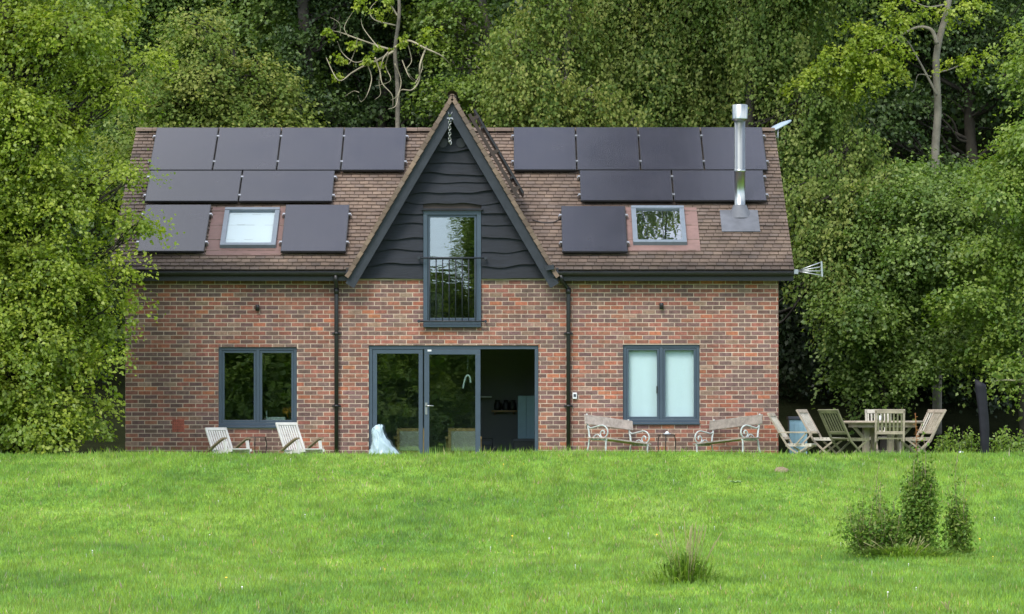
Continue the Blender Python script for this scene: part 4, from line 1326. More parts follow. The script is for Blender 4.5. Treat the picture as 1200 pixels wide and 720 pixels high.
# black closed parasol under its cover
pc = thing('covered_parasol', 'closed garden parasol in a black cover, standing alone at the right', 'parasol', at(1154, 57.6))
vs = []; fs = []; n = 16; lv = 16
for i in range(lv):
    t_ = i / (lv - 1); z = .02 + 1.40 * t_
    for k in range(n):
        a = 2 * math.pi * k / n
        r_ = (.074 + .020 * t_) * (1 + .09 * math.sin(3 * a + t_ * 5) + .05 * math.sin(5 * a - t_ * 9))
        zz = z + (.05 * -math.cos(a) if i == lv - 1 else 0)
        vs.append((-.075 * t_ + .02 * math.sin(t_ * 3) + r_ * math.cos(a), r_ * .8 * math.sin(a), zz))
for i in range(lv - 1):
    for k in range(n): fs.append((i * n + k, i * n + (k + 1) % n, (i + 1) * n + (k + 1) % n, (i + 1) * n + k))
fs.append(tuple((lv - 1) * n + k for k in range(n)))
b = MB(); b.add(vs, fs, smooth=True); b.build('cover', M['cover'], pc, local=True)
b = MB(); b.lathe([(0, 0), (.2, 0), (.2, .03), (.05, .05), (.04, .12)], (0, 0, -.02), 20); b.build('base', M['dark_lid'], pc, local=True)

# little grey stub light in the grass
sb = MB(); p_ = at(1126, 56.2); sb.lathe([(0, 0), (.035, 0), (.035, .16), (.05, .165), (.045, .20), (0, .215)], p_, 14)
tag(sb.build('path_light', M['alu']), 'short grey path light in the grass near the covered parasol', 'light')

# ------------------------------------------------------------------ foliage
def leaf_quads(c, axis, nrm, L, W):
    """diamond leaves with a fold; c, axis, nrm (n,3); L, W (n,)"""
    axis = axis / (np.linalg.norm(axis, axis=1, keepdims=True) + 1e-9)
    b = np.cross(nrm, axis); b /= (np.linalg.norm(b, axis=1, keepdims=True) + 1e-9)
    nn = np.cross(axis, b)
    v = np.empty((len(c), 4, 3))
    v[:, 0] = c - axis * (L * .5)[:, None]
    v[:, 1] = c + b * (W * .5)[:, None] + nn * (W * .14)[:, None] - axis * (L * .06)[:, None]
    v[:, 2] = c + axis * (L * .5)[:, None] - nn * (L * .10)[:, None]
    v[:, 3] = c - b * (W * .5)[:, None] + nn * (W * .14)[:, None] - axis * (L * .06)[:, None]
    return v

def crown_points(lobes, dens, per, cr, style, rg, leaf, flat=.5):
    """lobes: (centre, (rx,ry,rz)); returns quads and colours.  Clumps of leaves sit on each lobe's shell."""
    LC = np.array([l[0] for l in lobes]); LR = np.array([l[1] for l in lobes])
    Q = []; Cc = []
    for i in range(len(lobes)):
        r = LR[i]; area = 4 * np.pi * ((r[0] * r[1]) ** 1.6 / 3 + (r[0] * r[2]) ** 1.6 / 3 + (r[1] * r[2]) ** 1.6 / 3) ** (1 / 1.6)
        n = max(6, int(area * dens))
        d = rg.normal(size=(n, 3)); d /= np.linalg.norm(d, axis=1, keepdims=True)
        d[:, 1] = np.where(rg.random(n) < .35, -np.abs(d[:, 1]), d[:, 1])
        rad = 1 - .55 * rg.random(n) ** 1.8 + .10 * rg.normal(size=n)
        # uneven outline: low-frequency swell per direction
        rad *= 1 + .16 * np.sin(d[:, 0] * 5 + i) * np.cos(d[:, 2] * 6 + i * 2.1)
        cc = LC[i] + d * rad[:, None] * r
        # drop clumps deep inside a neighbouring lobe
        keep = np.ones(n, bool)
        for j in range(len(lobes)):
            if j == i: continue
            q = (cc - LC[j]) / LR[j]
            keep &= ~((q * q).sum(1) < .35)
        cc, d = cc[keep], d[keep]; n = len(cc)
        if n == 0: continue
        m = n * per
        idx = np.repeat(np.arange(n), per)
        cs = cr * (.55 + .9 * rg.random(n))[idx]
        out = d[idx]
        if style in ('droop', 'spray'):
            # each clump is a few twigs that arch outward and hang, leaves strung along them
            t = rg.random(m) ** .8
            k = 3 if style == 'droop' else 4
            strand = rg.integers(0, k, m)
            sa = rg.random((n, k)) * 6.28
            az = sa[idx, strand]
            side = np.stack([np.cos(az), np.sin(az), np.zeros(m)], 1) * .75 + out * np.array([1, 1, .2])
            side /= np.linalg.norm(side, axis=1, keepdims=True) + 1e-9
            reach, fall = (.55, 1.9) if style == 'droop' else (1.25, .75)
            lenv = (.6 + .8 * rg.random((n, k)))[idx, strand] * cs
            off = side * (np.sqrt(t) * reach * lenv)[:, None]
            off[:, 2] += lenv * (.25 * np.sin(t * 3.1) - fall * t ** 1.7)
            wd_ = (.030 + .075 * (1 - np.abs(2 * t - .9))) * (cs / .35)
            off += rg.normal(size=(m, 3)) * wd_[:, None]
            ax = side * (.5 if style == 'droop' else .9) + rg.normal(size=(m, 3)) * .5 + np.array([0, 0, -.9 if style == 'droop' else -.35])
            nr = out * .8 + rg.normal(size=(m, 3)) * .40 + np.array([0, -.15, .35 if style == 'droop' else .65])
        else:
            u = rg.normal(size=(m, 3)) * .5
            off = u * cs[:, None] * np.array([1, 1, flat])
            rr = (off[:, :2] ** 2).sum(1)
            off[:, 2] -= rr / (cs + .05) * .45
            off += out * (rg.random(m) * cs * .35)[:, None]
            ax = out * .8 + rg.normal(size=(m, 3)) * .7 + np.array([0, 0, -.35])
            nr = np.array([0, 0, .6]) + out * .8 + rg.normal(size=(m, 3)) * .42
        L = leaf * (.6 + .75 * rg.random(m)); W = L * (.62 + .25 * rg.random(m))
        Q.append(leaf_quads(cc[idx] + off, ax, nr, L, W))
        col = np.ones((m, 4)); col[:, 0] = rg.random(m); col[:, 1] = (rg.random(n))[idx]
        Cc.append(np.repeat(col[:, None, :], 4, 1))
    return np.concatenate(Q), np.concatenate(Cc)

def crown(name, parent, lobes, mat, seed, dens=7, per=34, cr=.34, style='broad', leaf=.085, flat=.5):
    rg = np.random.default_rng(seed)
    q, c = crown_points(lobes, dens, per, cr, style, rg, leaf, flat)
    if parent is not None:
        r = ROOT[parent.name]; q = q - np.array((r.x, r.y, r.z))
    me = fast_mesh(name, q.reshape(-1, 3), 4, c.reshape(-1, 4))
    return link_mesh(name, me, mat, parent)

def wobble(a, b, n, amp, rg):
    a, b = Vector(a), Vector(b); pts = []
    for i in range(n + 1):
        t = i / n; p = a.lerp(b, t)
        if 0 < i < n: p += Vector(rg.normal(size=3) * amp)
        pts.append(p)
    return smooth_path(pts, n * 3)

def billow(lobes, rg):
    """break each rounded lobe into a core and a few swelling boughs"""
    out = []
    for c, r in lobes:
        if r[0] < .3: out.append((c, r)); continue
        out.append((c + np.array((0, .15 * r[0], -.1 * r[2])), r * .74))
        for _ in range(5 if r[0] > .6 else 3):
            d = rg.normal(size=3); d[1] -= .55; d[2] += .15; d /= np.linalg.norm(d)
            k = rg.uniform(.36, .58)
            out.append((c + d * r * rg.uniform(.60, .85), r * np.array((k, k, k * .72))))
    return out

def tree(label, px, Y, lobes_px, mat, bark, seed, trunk_top=-60, tr=.16, name='leafy_tree', style='broad', dens=7, per=34, cr=.34, leaf=.085,
         flat=.5, group='trees on the slope behind the house', trunk_pts=None, limbs=True, back=True, extra=()):
    """lobes_px: (px, py, radius in m[, dy, squash])"""
    rg = np.random.default_rng(seed + 100)
    bx_ = (px - 600) * Y / F; bz = g(bx_, Y)
    t = thing(name, label, 'tree', (bx_, Y, bz), 0, group)
    lobes = []
    for l in lobes_px:
        dy = l[3] if len(l) > 3 else rg.uniform(-.5, .5); sq = l[4] if len(l) > 4 else .85
        c = P(l[0], l[1], Y + dy)
        lobes.append((np.array(c), np.array((l[2], l[2] * .9, l[2] * sq))))
    lobes = billow(lobes, rg)
    for l in extra: lobes.append((np.array(l[:3]), np.array((l[3], l[3], l[3] * .7))))
    tm = MB()
    if trunk_pts is None:
        tops = P(px + rg.uniform(-20, 20), trunk_top, Y)
        pts = wobble((bx_, Y, bz - .15), tops, 5, .10, rg)
    else:
        pts = smooth_path([Vector((bx_, Y, bz - .15))] + [Vector(P(a, b, Y)) for a, b in trunk_pts], 30)
    n = len(pts)
    tm.tube(pts, [tr * (1.15 - .75 * i / (n - 1)) for i in range(n)], 10)
    if limbs:
        for (c, r) in lobes:
            c = Vector(c)
            # limb leaves the trunk a bit below the lobe
            zt = c.z - abs(c.x - bx_) * .45 - .3
            best = min(pts, key=lambda p: abs(p.z - zt))
            lp = wobble(best, c, 4, .10, rg)
            k = len(lp)
            rad0 = min(tr * .45, .02 + .03 * r[0])
            tm.tube(lp, [rad0 * (1 - .8 * i / (k - 1)) + .006 for i in range(k)], 6)
            for q in range(3):
                e = c + Vector(rg.normal(size=3)).normalized() * r[0] * .85
                lp2 = wobble(lp[int(k * .6)], e, 3, .06, rg)
                tm.tube(lp2, [.016 * (1 - .8 * i / (len(lp2) - 1)) + .003 for i in range(len(lp2))], 5)
    tm.build('trunk', bark, t)
    crown('crown', t, lobes, mat, seed, dens, per, cr, style, leaf, flat)
    return t

# the bright tree that covers the left corner of the house
tree('bright yellow-green maple in front of the left house corner, leafy to the ground', 5, 55.6,
     [(-11, 478, 1.2), (61, 478, .62), (87, 505, .35), (24, 505, .6), (-91, 470, 1.4), (29, 385, 1.0), (81, 392, .52), (-51, 380, 1.3), (-31, 300, 1.2), (67, 305, .65), (97, 330, .38),
      (31, 225, .95), (81, 245, .5), (-71, 210, 1.3), (-1, 130, 1.1), (77, 130, .55), (109, 98, .38), (145, 76, .24), (115, 295, .26), (61, 40, .8), (123, 28, .42),
      (-21, 20, 1.2), (-11, -80, 1.4), (69, -70, 1.0), (-111, -60, 1.6), (-141, 120, 1.6), (-151, 330, 1.6), (49, 170, .7), (94, 440, .32), (107, 215, .22), (29, -190, 1.5), (-91, -220, 1.7), (161, 70, .17), (176, 68, .09), (141, 112, .13), (125, 122, .16), (151, 203, .11), (133, 198, .15), (138, 258, .2), (159, 268, .09), (145, 312, .13), (123, 330, .18), (139, 350, .10), (131, 395, .11), (125, 420, .1), (109, 470, .16), (123, 380, .1), (165, 262, .06)],
     M['leaf_maple'], M['bark_dark'], 11, trunk_top=-180, tr=.2, style='spray', dens=10, per=64, cr=.30, leaf=.068, name='maple_tree', group=None)
# background trees
tree('rounded olive-green tree with seed clusters just above the left end of the roof', 262, 70.5,
     [(250, 105, 1.15), (205, 150, .9), (292, 128, .85), (228, 62, .9), (312, 92, .6), (180, 105, .8), (335, 150, .6), (270, 165, .9), (170, 190, .9), (225, 210, .9)],
     M['leaf_olive'], M['bark_dark'], 21, trunk_top=60, style='spray', dens=8, per=50, cr=.36, leaf=.08)
tree('mid green tree rising behind the rounded olive-green tree at upper left', 215, 75,
     [(215, 5, 1.7), (300, 15, 1.4), (150, 10, 1.4), (335, 70, .8), (130, 90, 1.3), (130, 190, 1.3), (250, -90, 2.0), (130, -80, 1.8), (340, -60, 1.3), (230, -190, 2.0)],
     M['leaf_mid'], M['bark_dark'], 22, trunk_top=-200, style='spray', dens=6, per=50, cr=.42, leaf=.095)
tree('tall dark tree with an ivy-wrapped trunk left of the dead branches', 352, 73,
     [(352, 150, .55), (350, 115, .45), (352, 80, .42), (349, 40, .45), (385, 130, .6), (320, 150, .6), (390, -50, 1.5), (320, -70, 1.4), (355, -150, 1.8), (380, 20, .6)],
     M['leaf_dark'], M['bark_dark'], 23, trunk_top=-150, tr=.2, dens=9, cr=.28, leaf=.085)
tree('dark glossy tree filling the gap behind the dead branches', 440, 75,
     [(400, 140, .85), (445, 130, .85), (490, 110, .9), (425, 75, .95), (500, 50, .95), (440, 10, 1.2), (390, 60, .8), (520, 130, .8), (470, -70, 1.6), (540, -60, 1.4), (400, 200, 1.1), (500, 200, 1.2)],
     M['leaf_dark'], M['bark_dark'], 24, trunk_top=-80, dens=8, leaf=.095)
tree('fresh green tree with a pale bare trunk above the gable peak', 566, 73.5,
     [(512, 25, .75), (548, 75, .65), (540, 20, .6), (590, 95, .6), (530, 110, .6), (600, 30, .5), (560, 140, .7), (540, -70, 1.4), (610, -80, 1.4), (575, -170, 1.6), (590, 180, 1.0)],
     M['leaf_fresh'], M['bark'], 25, trunk_top=-120, tr=.16, style='spray', dens=7, per=46, cr=.36, trunk_pts=[(575, 300), (574, 60), (566, 10), (560, -120)])
tree('drooping yellow-olive lime tree right of the gable peak', 650, 70.5,
     [(640, 85, .95), (612, 125, .8), (672, 135, .85), (650, 40, .8), (600, 60, .55), (702, 110, .6), (690, 60, .55), (640, 170, 1.0), (720, 160, .8), (650, -20, .8)],
     M['leaf_olive'], M['bark'], 26, trunk_top=-20, style='droop', dens=6.5, per=66, cr=.50, leaf=.080)
tree('tall drooping olive tree behind the right-hand solar panels', 795, 72,
     [(760, 60, 1.1), (802, 20, 1.2), (850, 60, 1.0), (785, 120, .9), (842, 128, .8), (735, 15, 1.0), (890, 10, 1.0), (770, -80, 1.7), (860, -90, 1.7), (820, -180, 1.8), (740, 150, .8), (800, 190, 1.1)],
     M['leaf_droop'], M['bark_dark'], 27, trunk_top=-150, extra=((2.2, 64.2, 15.5, 1.0), (3.4, 65.0, 17, 1.2), (4.4, 63.6, 16, .9), (2.9, 66.8, 16, 1.3), (3.4, 69, 15, 1.5)), style='droop', dens=6.5, per=66, cr=.54, leaf=.080)
tree('fresh green tree deep between the lime and the drooping olive tree', 715, 77,
     [(715, 60, .9), (700, 30, .9), (730, 100, .8), (690, -20, 1.2), (740, -40, 1.3), (760, 150, 1.0), (700, 150, 1.0)],
     M['leaf_mid'], M['bark_dark'], 28, trunk_top=-40, dens=8)
tree('weeping tree hanging down beside the flue and the right roof edge', 890, 69.8,
     [(905, 50, .9), (935, 115, .75), (905, 120, .65), (955, 165, .6), (885, 10, 1.0), (938, 225, .6, -1.8), (945, 285, .55, -2.2), (982, 205, .55, -1.6), (900, -70, 1.5), (980, 130, .5), (960, -60, 1.3), (940, 20, .7), (975, 265, .6, -2.3), (930, 175, .5, -1), (1015, 175, .5, -1), (985, 320, .45, -2.6), (1000, 235, .4, -2.4), (960, 120, .5, -1), (1030, 215, .35, -2.2)],
     M['leaf_droop'], M['bark_dark'], 29, trunk_top=-40, style='droop', dens=7.5, per=66, cr=.46, leaf=.078)
tree('dark tree in the shaded hollow at the upper right', 1150, 78,
     [(1150, 30, 1.4), (1190, 90, 1.1), (1110, 10, 1.2), (1060, 0, 1.2), (1050, 110, 1.1), (1000, 10, 1.2), (1010, 150, 1.0), (1180, -80, 2.0), (1070, -100, 2.0), (1130, -190, 2.2), (1220, 170, 1.4), (1090, 190, .8)],
     M['leaf_dark'], M['bark_dark'], 30, trunk_top=-150, dens=6.5, leaf=.10)
tree('broad mid green maple spreading low to the right of the house', 1035, 67.5,
     [(1010, 285, .62), (1066, 262, .6), (1040, 330, .8), (990, 350, .55), (1112, 262, .75), (1120, 335, .8), (1012, 395, .65), (1040, 440, .36), (1085, 385, .5), (1085, 300, .8), (998, 440, .32), (1065, 430, .35), (1025, 240, .35), (1000, 390, .5),
      (1150, 290, .7), (1080, 235, .5), (1060, 205, .3), (1135, 250, .42), (1160, 215, .4), (1075, 300, .4, -1.0), (1125, 300, .4, -1.0), (1020, 365, .4, -1.0), (1050, 280, 1.0, 1.6), (1120, 300, 1.0, 1.8), (990, 330, .9, 1.8), (1060, 360, .9, 2.0), (1150, 350, .9, 2.2), (1040, 250, 1.0, 2.6), (1100, 210, .5, 1.0), (1112, 395, .5), (1140, 415, .4), (1095, 425, .35), (1040, 462, .28), (1018, 450, .3), (1175, 420, .4), (1085, 225, .35)],
     M['leaf_mid'], M['bark_dark'], 31, trunk_top=330, tr=.09, style='spray', dens=7.5, per=54, cr=.42, leaf=.082, limbs=False)
tree('fresh light green tree leaning in from the right edge', 1205, 65.5,
     [(1192, 232, .65), (1172, 300, .65), (1205, 330, .8), (1150, 365, .55), (1190, 395, .45), (1230, 160, 1.0), (1125, 352, .4), (1160, 405, .35), (1240, 260, 1.0), (1195, 180, .5), (1250, 60, 1.4), (1260, 400, .9), (1195, 440, .4), (1170, 210, .5)],
     M['leaf_fresh'], M['bark_dark'], 32, trunk_top=140, tr=.10, style='spray', dens=8.5, per=50, cr=.36, leaf=.08, limbs=False)

tw = [o for o in bpy.data.objects if o.name.startswith('leafy_tree') and o.get('label', '').startswith('fresh light green tree leaning')][0]
b = MB(); b.tube(smooth_path([P(1168, 446.5, 64.6), P(1180, 445.5, 64.7), P(1192, 446, 64.8), P(1206, 442, 65)], 12), 0.016, 6)
b.build('branch', M['dead'], tw)

# slender ash with a pale trunk and a yellow-green spray
def ash_tree():
    Y = 69.6; bx_ = ix(1098, Y); bz = g(bx_, Y)
    rg = np.random.default_rng(77)
    t = thing('ash_tree', 'slender pale-trunked ash with one crooked bough and a yellow-green spray of leaves', 'tree', (bx_, Y, bz), 0, 'trees on the slope behind the house')
    tm = MB()
    pts = smooth_path([Vector((bx_, Y, bz - .1))] + [Vector(P(a, b, Y)) for a, b in ((1099, 300), (1099, 238), (1096, 180), (1099, 130), (1097, 75), (1101, 45), (1112, 0), (1116, -80), (1108, -180))], 40)
    n = len(pts); tm.tube(pts, [.105 - .05 * i / (n - 1) for i in range(n)], 10)
    tm.build('trunk', M['bark_pale'], t)
    for path, r0 in (([(1098, 52), (1092, 36), (1078, 32), (1062, 38), (1046, 50)], .05), ([(1098, 112), (1088, 92), (1075, 68), (1066, 52), (1058, 43)], .03),
                     ([(1058, 43), (1030, 58), (1000, 72), (960, 92), (925, 108)], .022), ([(1092, 90), (1076, 88), (1072, 104), (1068, 108)], .014),
                     ([(1098, 85), (1112, 82), (1130, 74), (1142, 66)], .02), ([(1110, 5), (1085, 8), (1060, -5)], .025)):
        b = MB(); pp = smooth_path([Vector(P(a, b_, Y - .25 - .1 * rg.random())) for a, b_ in path], 18); k = len(pp)
        b.tube(pp, [r0 * (1 - .7 * i / (k - 1)) for i in range(k)], 7); b.build('branch', M['bark_pale'], t)
    lob = [(990, 72, .50), (1022, 62, .55), (958, 95, .34), (1010, 95, .44), (1042, 42, .36), (975, 80, .42), (1035, 88, .34), (1005, 42, .36), (936, 106, .16), (1122, 78, .3), (1145, 70, .24), (1060, 15, .4), (1125, 10, .4), (1050, 70, .3), (990, 108, .3)]
    lobes = [(np.array(P(a, b_, Y - .9)), np.array((r, r * .7, r * .55))) for a, b_, r in lob]
    lobes += [(np.array(P(a, b_, Y)), np.array((r, r, r * .8))) for a, b_, r in ((1110, -90, 1.0), (1060, -140, 1.2), (1160, -150, 1.2), (1110, -220, 1.4))]
    crown('crown', t, lobes, M['leaf_yellow'], 33, 14, 40, .20, 'spray', .075)
ash_tree()

# bleached dead limbs with a few yellow leaves
def dead_limbs():
    Y = 70.2; bx_ = ix(466, Y); bz = g(bx_, Y)
    rg = np.random.default_rng(5)
    t = thing('bare_tree', 'half-dead tree with twisting bleached limbs and few yellow leaves', 'tree', (bx_, Y, bz), 0, 'trees on the slope behind the house')
    b = MB(); pp = smooth_path([Vector((bx_, Y, bz - .1))] + [Vector(P(a, c, Y)) for a, c in ((465, 260), (466, 110), (463, 60), (468, 10), (462, -60))], 30)
    b.tube(pp, [.06 - .03 * i / (len(pp) - 1) for i in range(len(pp))], 8); b.build('trunk', M['bark'], t)
    paths = [([(463, 62), (440, 70), (425, 80), (410, 85), (398, 92), (385, 68)], .028), ([(463, 60), (445, 55), (420, 45), (400, 40), (388, 36)], .024),
             ([(463, 58), (480, 50), (500, 55), (520, 65), (527, 75)], .03), ([(500, 55), (494, 75), (492, 95), (482, 102), (468, 105), (464, 122), (455, 128)], .022),
             ([(440, 68), (445, 85), (450, 100), (458, 112), (462, 125)], .018), ([(432, 74), (436, 92), (430, 110), (425, 122), (420, 112)], .014),
             ([(420, 46), (415, 62), (405, 75), (395, 65)], .013), ([(462, 30), (440, 25), (432, 12), (440, 2)], .018), ([(466, 20), (455, 0), (445, -20)], .02),
             ([(470, 70), (476, 88), (485, 98)], .012), ([(455, 62), (452, 80), (456, 96), (440, 104)], .012), ([(400, 40), (398, 28), (388, 20)], .01), ([(420, 110), (414, 108), (407, 110)], .008),
             ([(445, 55), (430, 35), (422, 22)], .012), ([(487, 95), (496, 80), (490, 62)], .01), ([(455, 60), (448, 72), (444, 92), (448, 112), (440, 120)], .014), ([(430, 68), (415, 72), (402, 60), (394, 48)], .012), ([(463, 75), (470, 95), (466, 110), (458, 116)], .014), ([(478, 52), (484, 70), (478, 84), (488, 96)], .012), ([(410, 44), (405, 30), (412, 15)], .011)]
    for pth, r0 in paths:
        b = MB(); pp = smooth_path([Vector(P(a + rg.normal() * 1.5, c + rg.normal() * 1.5, Y - .1 - .5 * rg.random())) for a, c in pth], 20); k = len(pp)
        b.tube(pp, [r0 * 1.05 * (1 - .72 * i / (k - 1)) for i in range(k)], 6); b.build('branch', M['dead'], t)
    lob = [(500, 48, .16), (505, 40, .2), (470, 48, .14), (448, 58, .12), (398, 68, .12), (385, 38, .1), (432, 70, .13), (438, 15, .2), (425, 4, .22), (455, 5, .2), (415, 50, .09), (395, 90, .07), (445, 75, .08)]
    crown('crown', t, [(np.array(P(a, c, Y - .35)), np.array((r, r, r * .7))) for a, c, r in lob], M['leaf_yellow'], 34, 16, 16, .10, 'broad', .075)
dead_limbs()

# the mass of wood further up the slope
def woodland():
    rg = np.random.default_rng(41); lobes = []
    for i in range(150):
        y = rg.uniform(81, 112); x = rg.uniform(-1, 1) * y * .20; r = rg.uniform(1.5, 2.6)
        z = g(x, y) + rg.uniform(.5, 9.5)
        lobes.append((np.array((x, y, z)), np.array((r, r, r * .9))))
    for i in range(18):
        y = rg.uniform(72, 79); x = rg.uniform(-14, -6.5); r = rg.uniform(1, 1.6)
        lobes.append((np.array((x, y, g(x, y) + rg.uniform(.2, 3))), np.array((r, r, r))))
    q, c = crown_points(lobes, 2.6, 22, .5, 'broad', rg, .17)
    o = link_mesh('woodland', fast_mesh('woodland', q.reshape(-1, 3), 4, c.reshape(-1, 4)), M['leaf_dark'])  # dark leaf colour put here to paint depth between the nearer crowns
    tag(o, 'dark mass of woodland on the slope beyond the nearer trees', 'woodland', kind='stuff')
woodland()
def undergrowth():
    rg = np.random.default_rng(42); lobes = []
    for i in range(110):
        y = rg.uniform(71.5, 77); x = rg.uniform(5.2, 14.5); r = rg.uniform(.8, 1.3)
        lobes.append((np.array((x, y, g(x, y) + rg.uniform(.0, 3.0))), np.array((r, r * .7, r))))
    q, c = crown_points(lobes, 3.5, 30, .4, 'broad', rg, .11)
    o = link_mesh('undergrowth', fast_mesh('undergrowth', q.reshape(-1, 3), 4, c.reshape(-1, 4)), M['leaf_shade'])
    tag(o, 'undergrowth with leaves coloured dark for the deep shade under the trees to the right of the house', 'undergrowth', kind='stuff')
undergrowth()
# trees across the field behind the viewer: they show only as reflections in the glass
def far_field_trees():
    rg = np.random.default_rng(43); lobes = []
    for i in range(330):
        x = rg.uniform(-45, 45); y = rg.uniform(-60, -44)
        top = 13.5 if x > -2.6 else (7.4 + .5 * math.sin(x * 1.3) if x > -10 else 12)
        r = rg.uniform(1.2, 2.2)
        if -2.6 < x and x - r * 1.2 < -2.7: x = -2.7 + r * 1.2
        z = rg.uniform(.2, max(1.0, top - r - .3))
        lobes.append((np.array((x, y, z)), np.array((r, r, r))))
    for x in np.linspace(-8, -3.3, 9):
        for z in np.linspace(.8, 7.0, 8):
            lobes.append((np.array((x + rg.normal() * .25, -49 + rg.normal(), z)), np.array((1.0, 1.0, .9))))
    for i in range(110):
        x = rg.uniform(-10.5, 8); y = rg.uniform(-52, -46); r = rg.uniform(1.0, 1.7)
        if x >= -1.6 and x - r * 1.2 < -2.7: x = -2.7 + r * 1.2
        lobes.append((np.array((x, y, rg.uniform(.3, 6.2 if x < -1.6 else 12))), np.array((r, r, r))))
    q, c = crown_points(lobes, 2.5, 22, .6, 'broad', rg, .32)
    o = link_mesh('far_trees', fast_mesh('far_trees', q.reshape(-1, 3), 4, c.reshape(-1, 4)), M['leaf_fresh'])
    tag(o, 'line of trees across the field, mirrored in the window glass', 'trees', kind='stuff')
far_field_trees()

# ------------------------------------------------------------------ small plants
def sapling_clump(label, px, Y, h, w, stems, seed, name='sapling', leafy=1.0, mat='leaf_shrub', bare=0.25):
    rg = np.random.default_rng(seed); bx_ = ix(px, Y); bz = g(bx_, Y)
    t = thing(name, label, 'shrub', (bx_, Y, bz), 0, 'young shrubs in the lawn')
    sm = MB(); C_, A_, N_ = [], [], []
    for i in range(stems):
        a = rg.uniform(0, 6.28); rr = w * .5 * math.sqrt(rg.random())
        hx_ = rr * math.cos(a); hy_ = rr * math.sin(a) * .6
        hh = h * (1 - .38 * (rr / (w * .5 + .01)) ** 2.2) * rg.uniform(.50, 1.0)
        pts = smooth_path([(hx_ * .4, hy_ * .4, -.02), (hx_ * .8, hy_ * .8, hh * .4), (hx_ + rg.normal() * .02, hy_, hh * .75), (hx_ * 1.05 + rg.normal() * .03, hy_, hh)], 12)
        sm.tube(pts, [.0045 * (1 - .8 * k / (len(pts) - 1)) for k in range(len(pts))], 5)
        shoot = i % 5 == 0
        if shoot:
            hh *= 1.3; pts = [Vector((p.x, p.y, p.z * 1.3)) for p in pts]; sm.tube(pts, [.0035] * len(pts), 4)
        n = int(170 * leafy * hh * (.35 if shoot else 1))
        tt = rg.random(n) ** .9 * (1 - bare * rg.random(n)) 
        P_ = np.array([list(pts[min(int(q * (len(pts) - 1)), len(pts) - 1)]) for q in tt])
        sp = (.018 + .075 * (1 - tt))[:, None]
        C_.append(P_ + rg.normal(size=(n, 3)) * sp); A_.append(rg.normal(size=(n, 3)) * .7 + np.array([0, -.2, .4])); N_.append(rg.normal(size=(n, 3)) * .5 + np.array([0, -.4, .8]))
    C_, A_, N_ = map(np.concatenate, (C_, A_, N_)); n = len(C_)
    sm.build('stem', M['arm_wood'], t, local=True)
    L = .026 + .034 * rg.random(n)
    q = leaf_quads(C_, A_, N_, L, L * .6); col = np.ones((n, 4)); col[:, 0] = rg.random(n); col[:, 1] = rg.random(n)
    link_mesh('foliage', fast_mesh('foliage', q.reshape(-1, 3), 4, np.repeat(col[:, None], 4, 1).reshape(-1, 4)), M[mat], t)
    return t
sapling_clump('widest, lowest young shrub in the lawn, left of the two columns', 1025, 37.6, .88, .78, 40, 51, leafy=1.25, bare=.6)
sapling_clump('tallest columnar young shrub in the middle of the lawn group', 1080, 37.7, 1.38, .34, 26, 52, leafy=1.9, bare=.45)
sapling_clump('slim columnar young shrub at the right of the lawn group', 1124, 37.9, 1.0, .24, 16, 53, leafy=1.8, bare=.45)

def tussock(label, px, Y, h, w, n, seed, stalks=8, mat='leaf_shrub', name='grass_tussock'):
    rg = np.random.default_rng(seed); bx_ = ix(px, Y); bz = g(bx_, Y)
    t = thing(name, label, 'plant', (bx_, Y, bz))
    V_ = []; 
    a = rg.uniform(0, 2 * np.pi, n); rr = np.abs(w * .21 * rg.normal(size=n))
    base = np.stack([rr * np.cos(a), rr * np.sin(a) * .7, np.full(n, -.01)], 1)
    oa = a + rg.normal(size=n) * .6; lean = w * .38 * rg.random(n); hh = h * (.35 + .55 * rg.random(n)) * np.clip(1.1 - rr / (w * .5), .25, 1)
    mid = base + np.stack([np.cos(oa) * lean * .35, np.sin(oa) * lean * .3, hh * .75], 1)
    tip = base + np.stack([np.cos(oa) * lean, np.sin(oa) * lean * .8, hh * (.55 + .45 * rg.random(n))], 1)
    sd = np.stack([-np.sin(oa), np.cos(oa), np.zeros(n)], 1) * .006
    q = np.empty((n, 4, 3)); q[:, 0] = base - sd; q[:, 1] = mid - sd * 1.1; q[:, 2] = tip; q[:, 3] = mid + sd * 1.1
    col = np.ones((n, 4)); col[:, 0] = rg.random(n); col[:, 1] = rg.random(n)
    link_mesh('blades', fast_mesh('blades', q.reshape(-1, 3), 4, np.repeat(col[:, None], 4, 1).reshape(-1, 4)), M[mat], t)
    sm = MB()
    for i in range(stalks):
        a_ = rg.uniform(0, 6.28); r_ = w * .3 * rg.random(); H = h * rg.uniform(.7, 1.35)
        x_, y_ = r_ * math.cos(a_), r_ * math.sin(a_)
        pts = smooth_path([(x_ * .4, y_ * .4, 0), (x_ * .8, y_ * .8, H * .5), (x_ * 1.3 + rg.normal() * .03, y_, H)], 8)
        sm.tube(pts, [.0035] * (len(pts) - 3) + [.007, .006, .002], 4)
    sm.build('dry_stalk', M['straw'], t, local=True)
    return t
tussock('small grass tussock with dry upright stalks, nearer than the shrubs', 805, 31.6, .46, 1.0, 520, 61, 22, mat='leaf_grass')
tussock('broad tuft of long grass at the foot of the lawn shrubs', 1062, 37.3, .26, 1.75, 900, 62, 14, mat='leaf_grass')
tussock('tiny weed tuft at the bottom edge of the lawn', 1112, 27.3, .10, .2, 120, 63, 4, mat='leaf_grass')

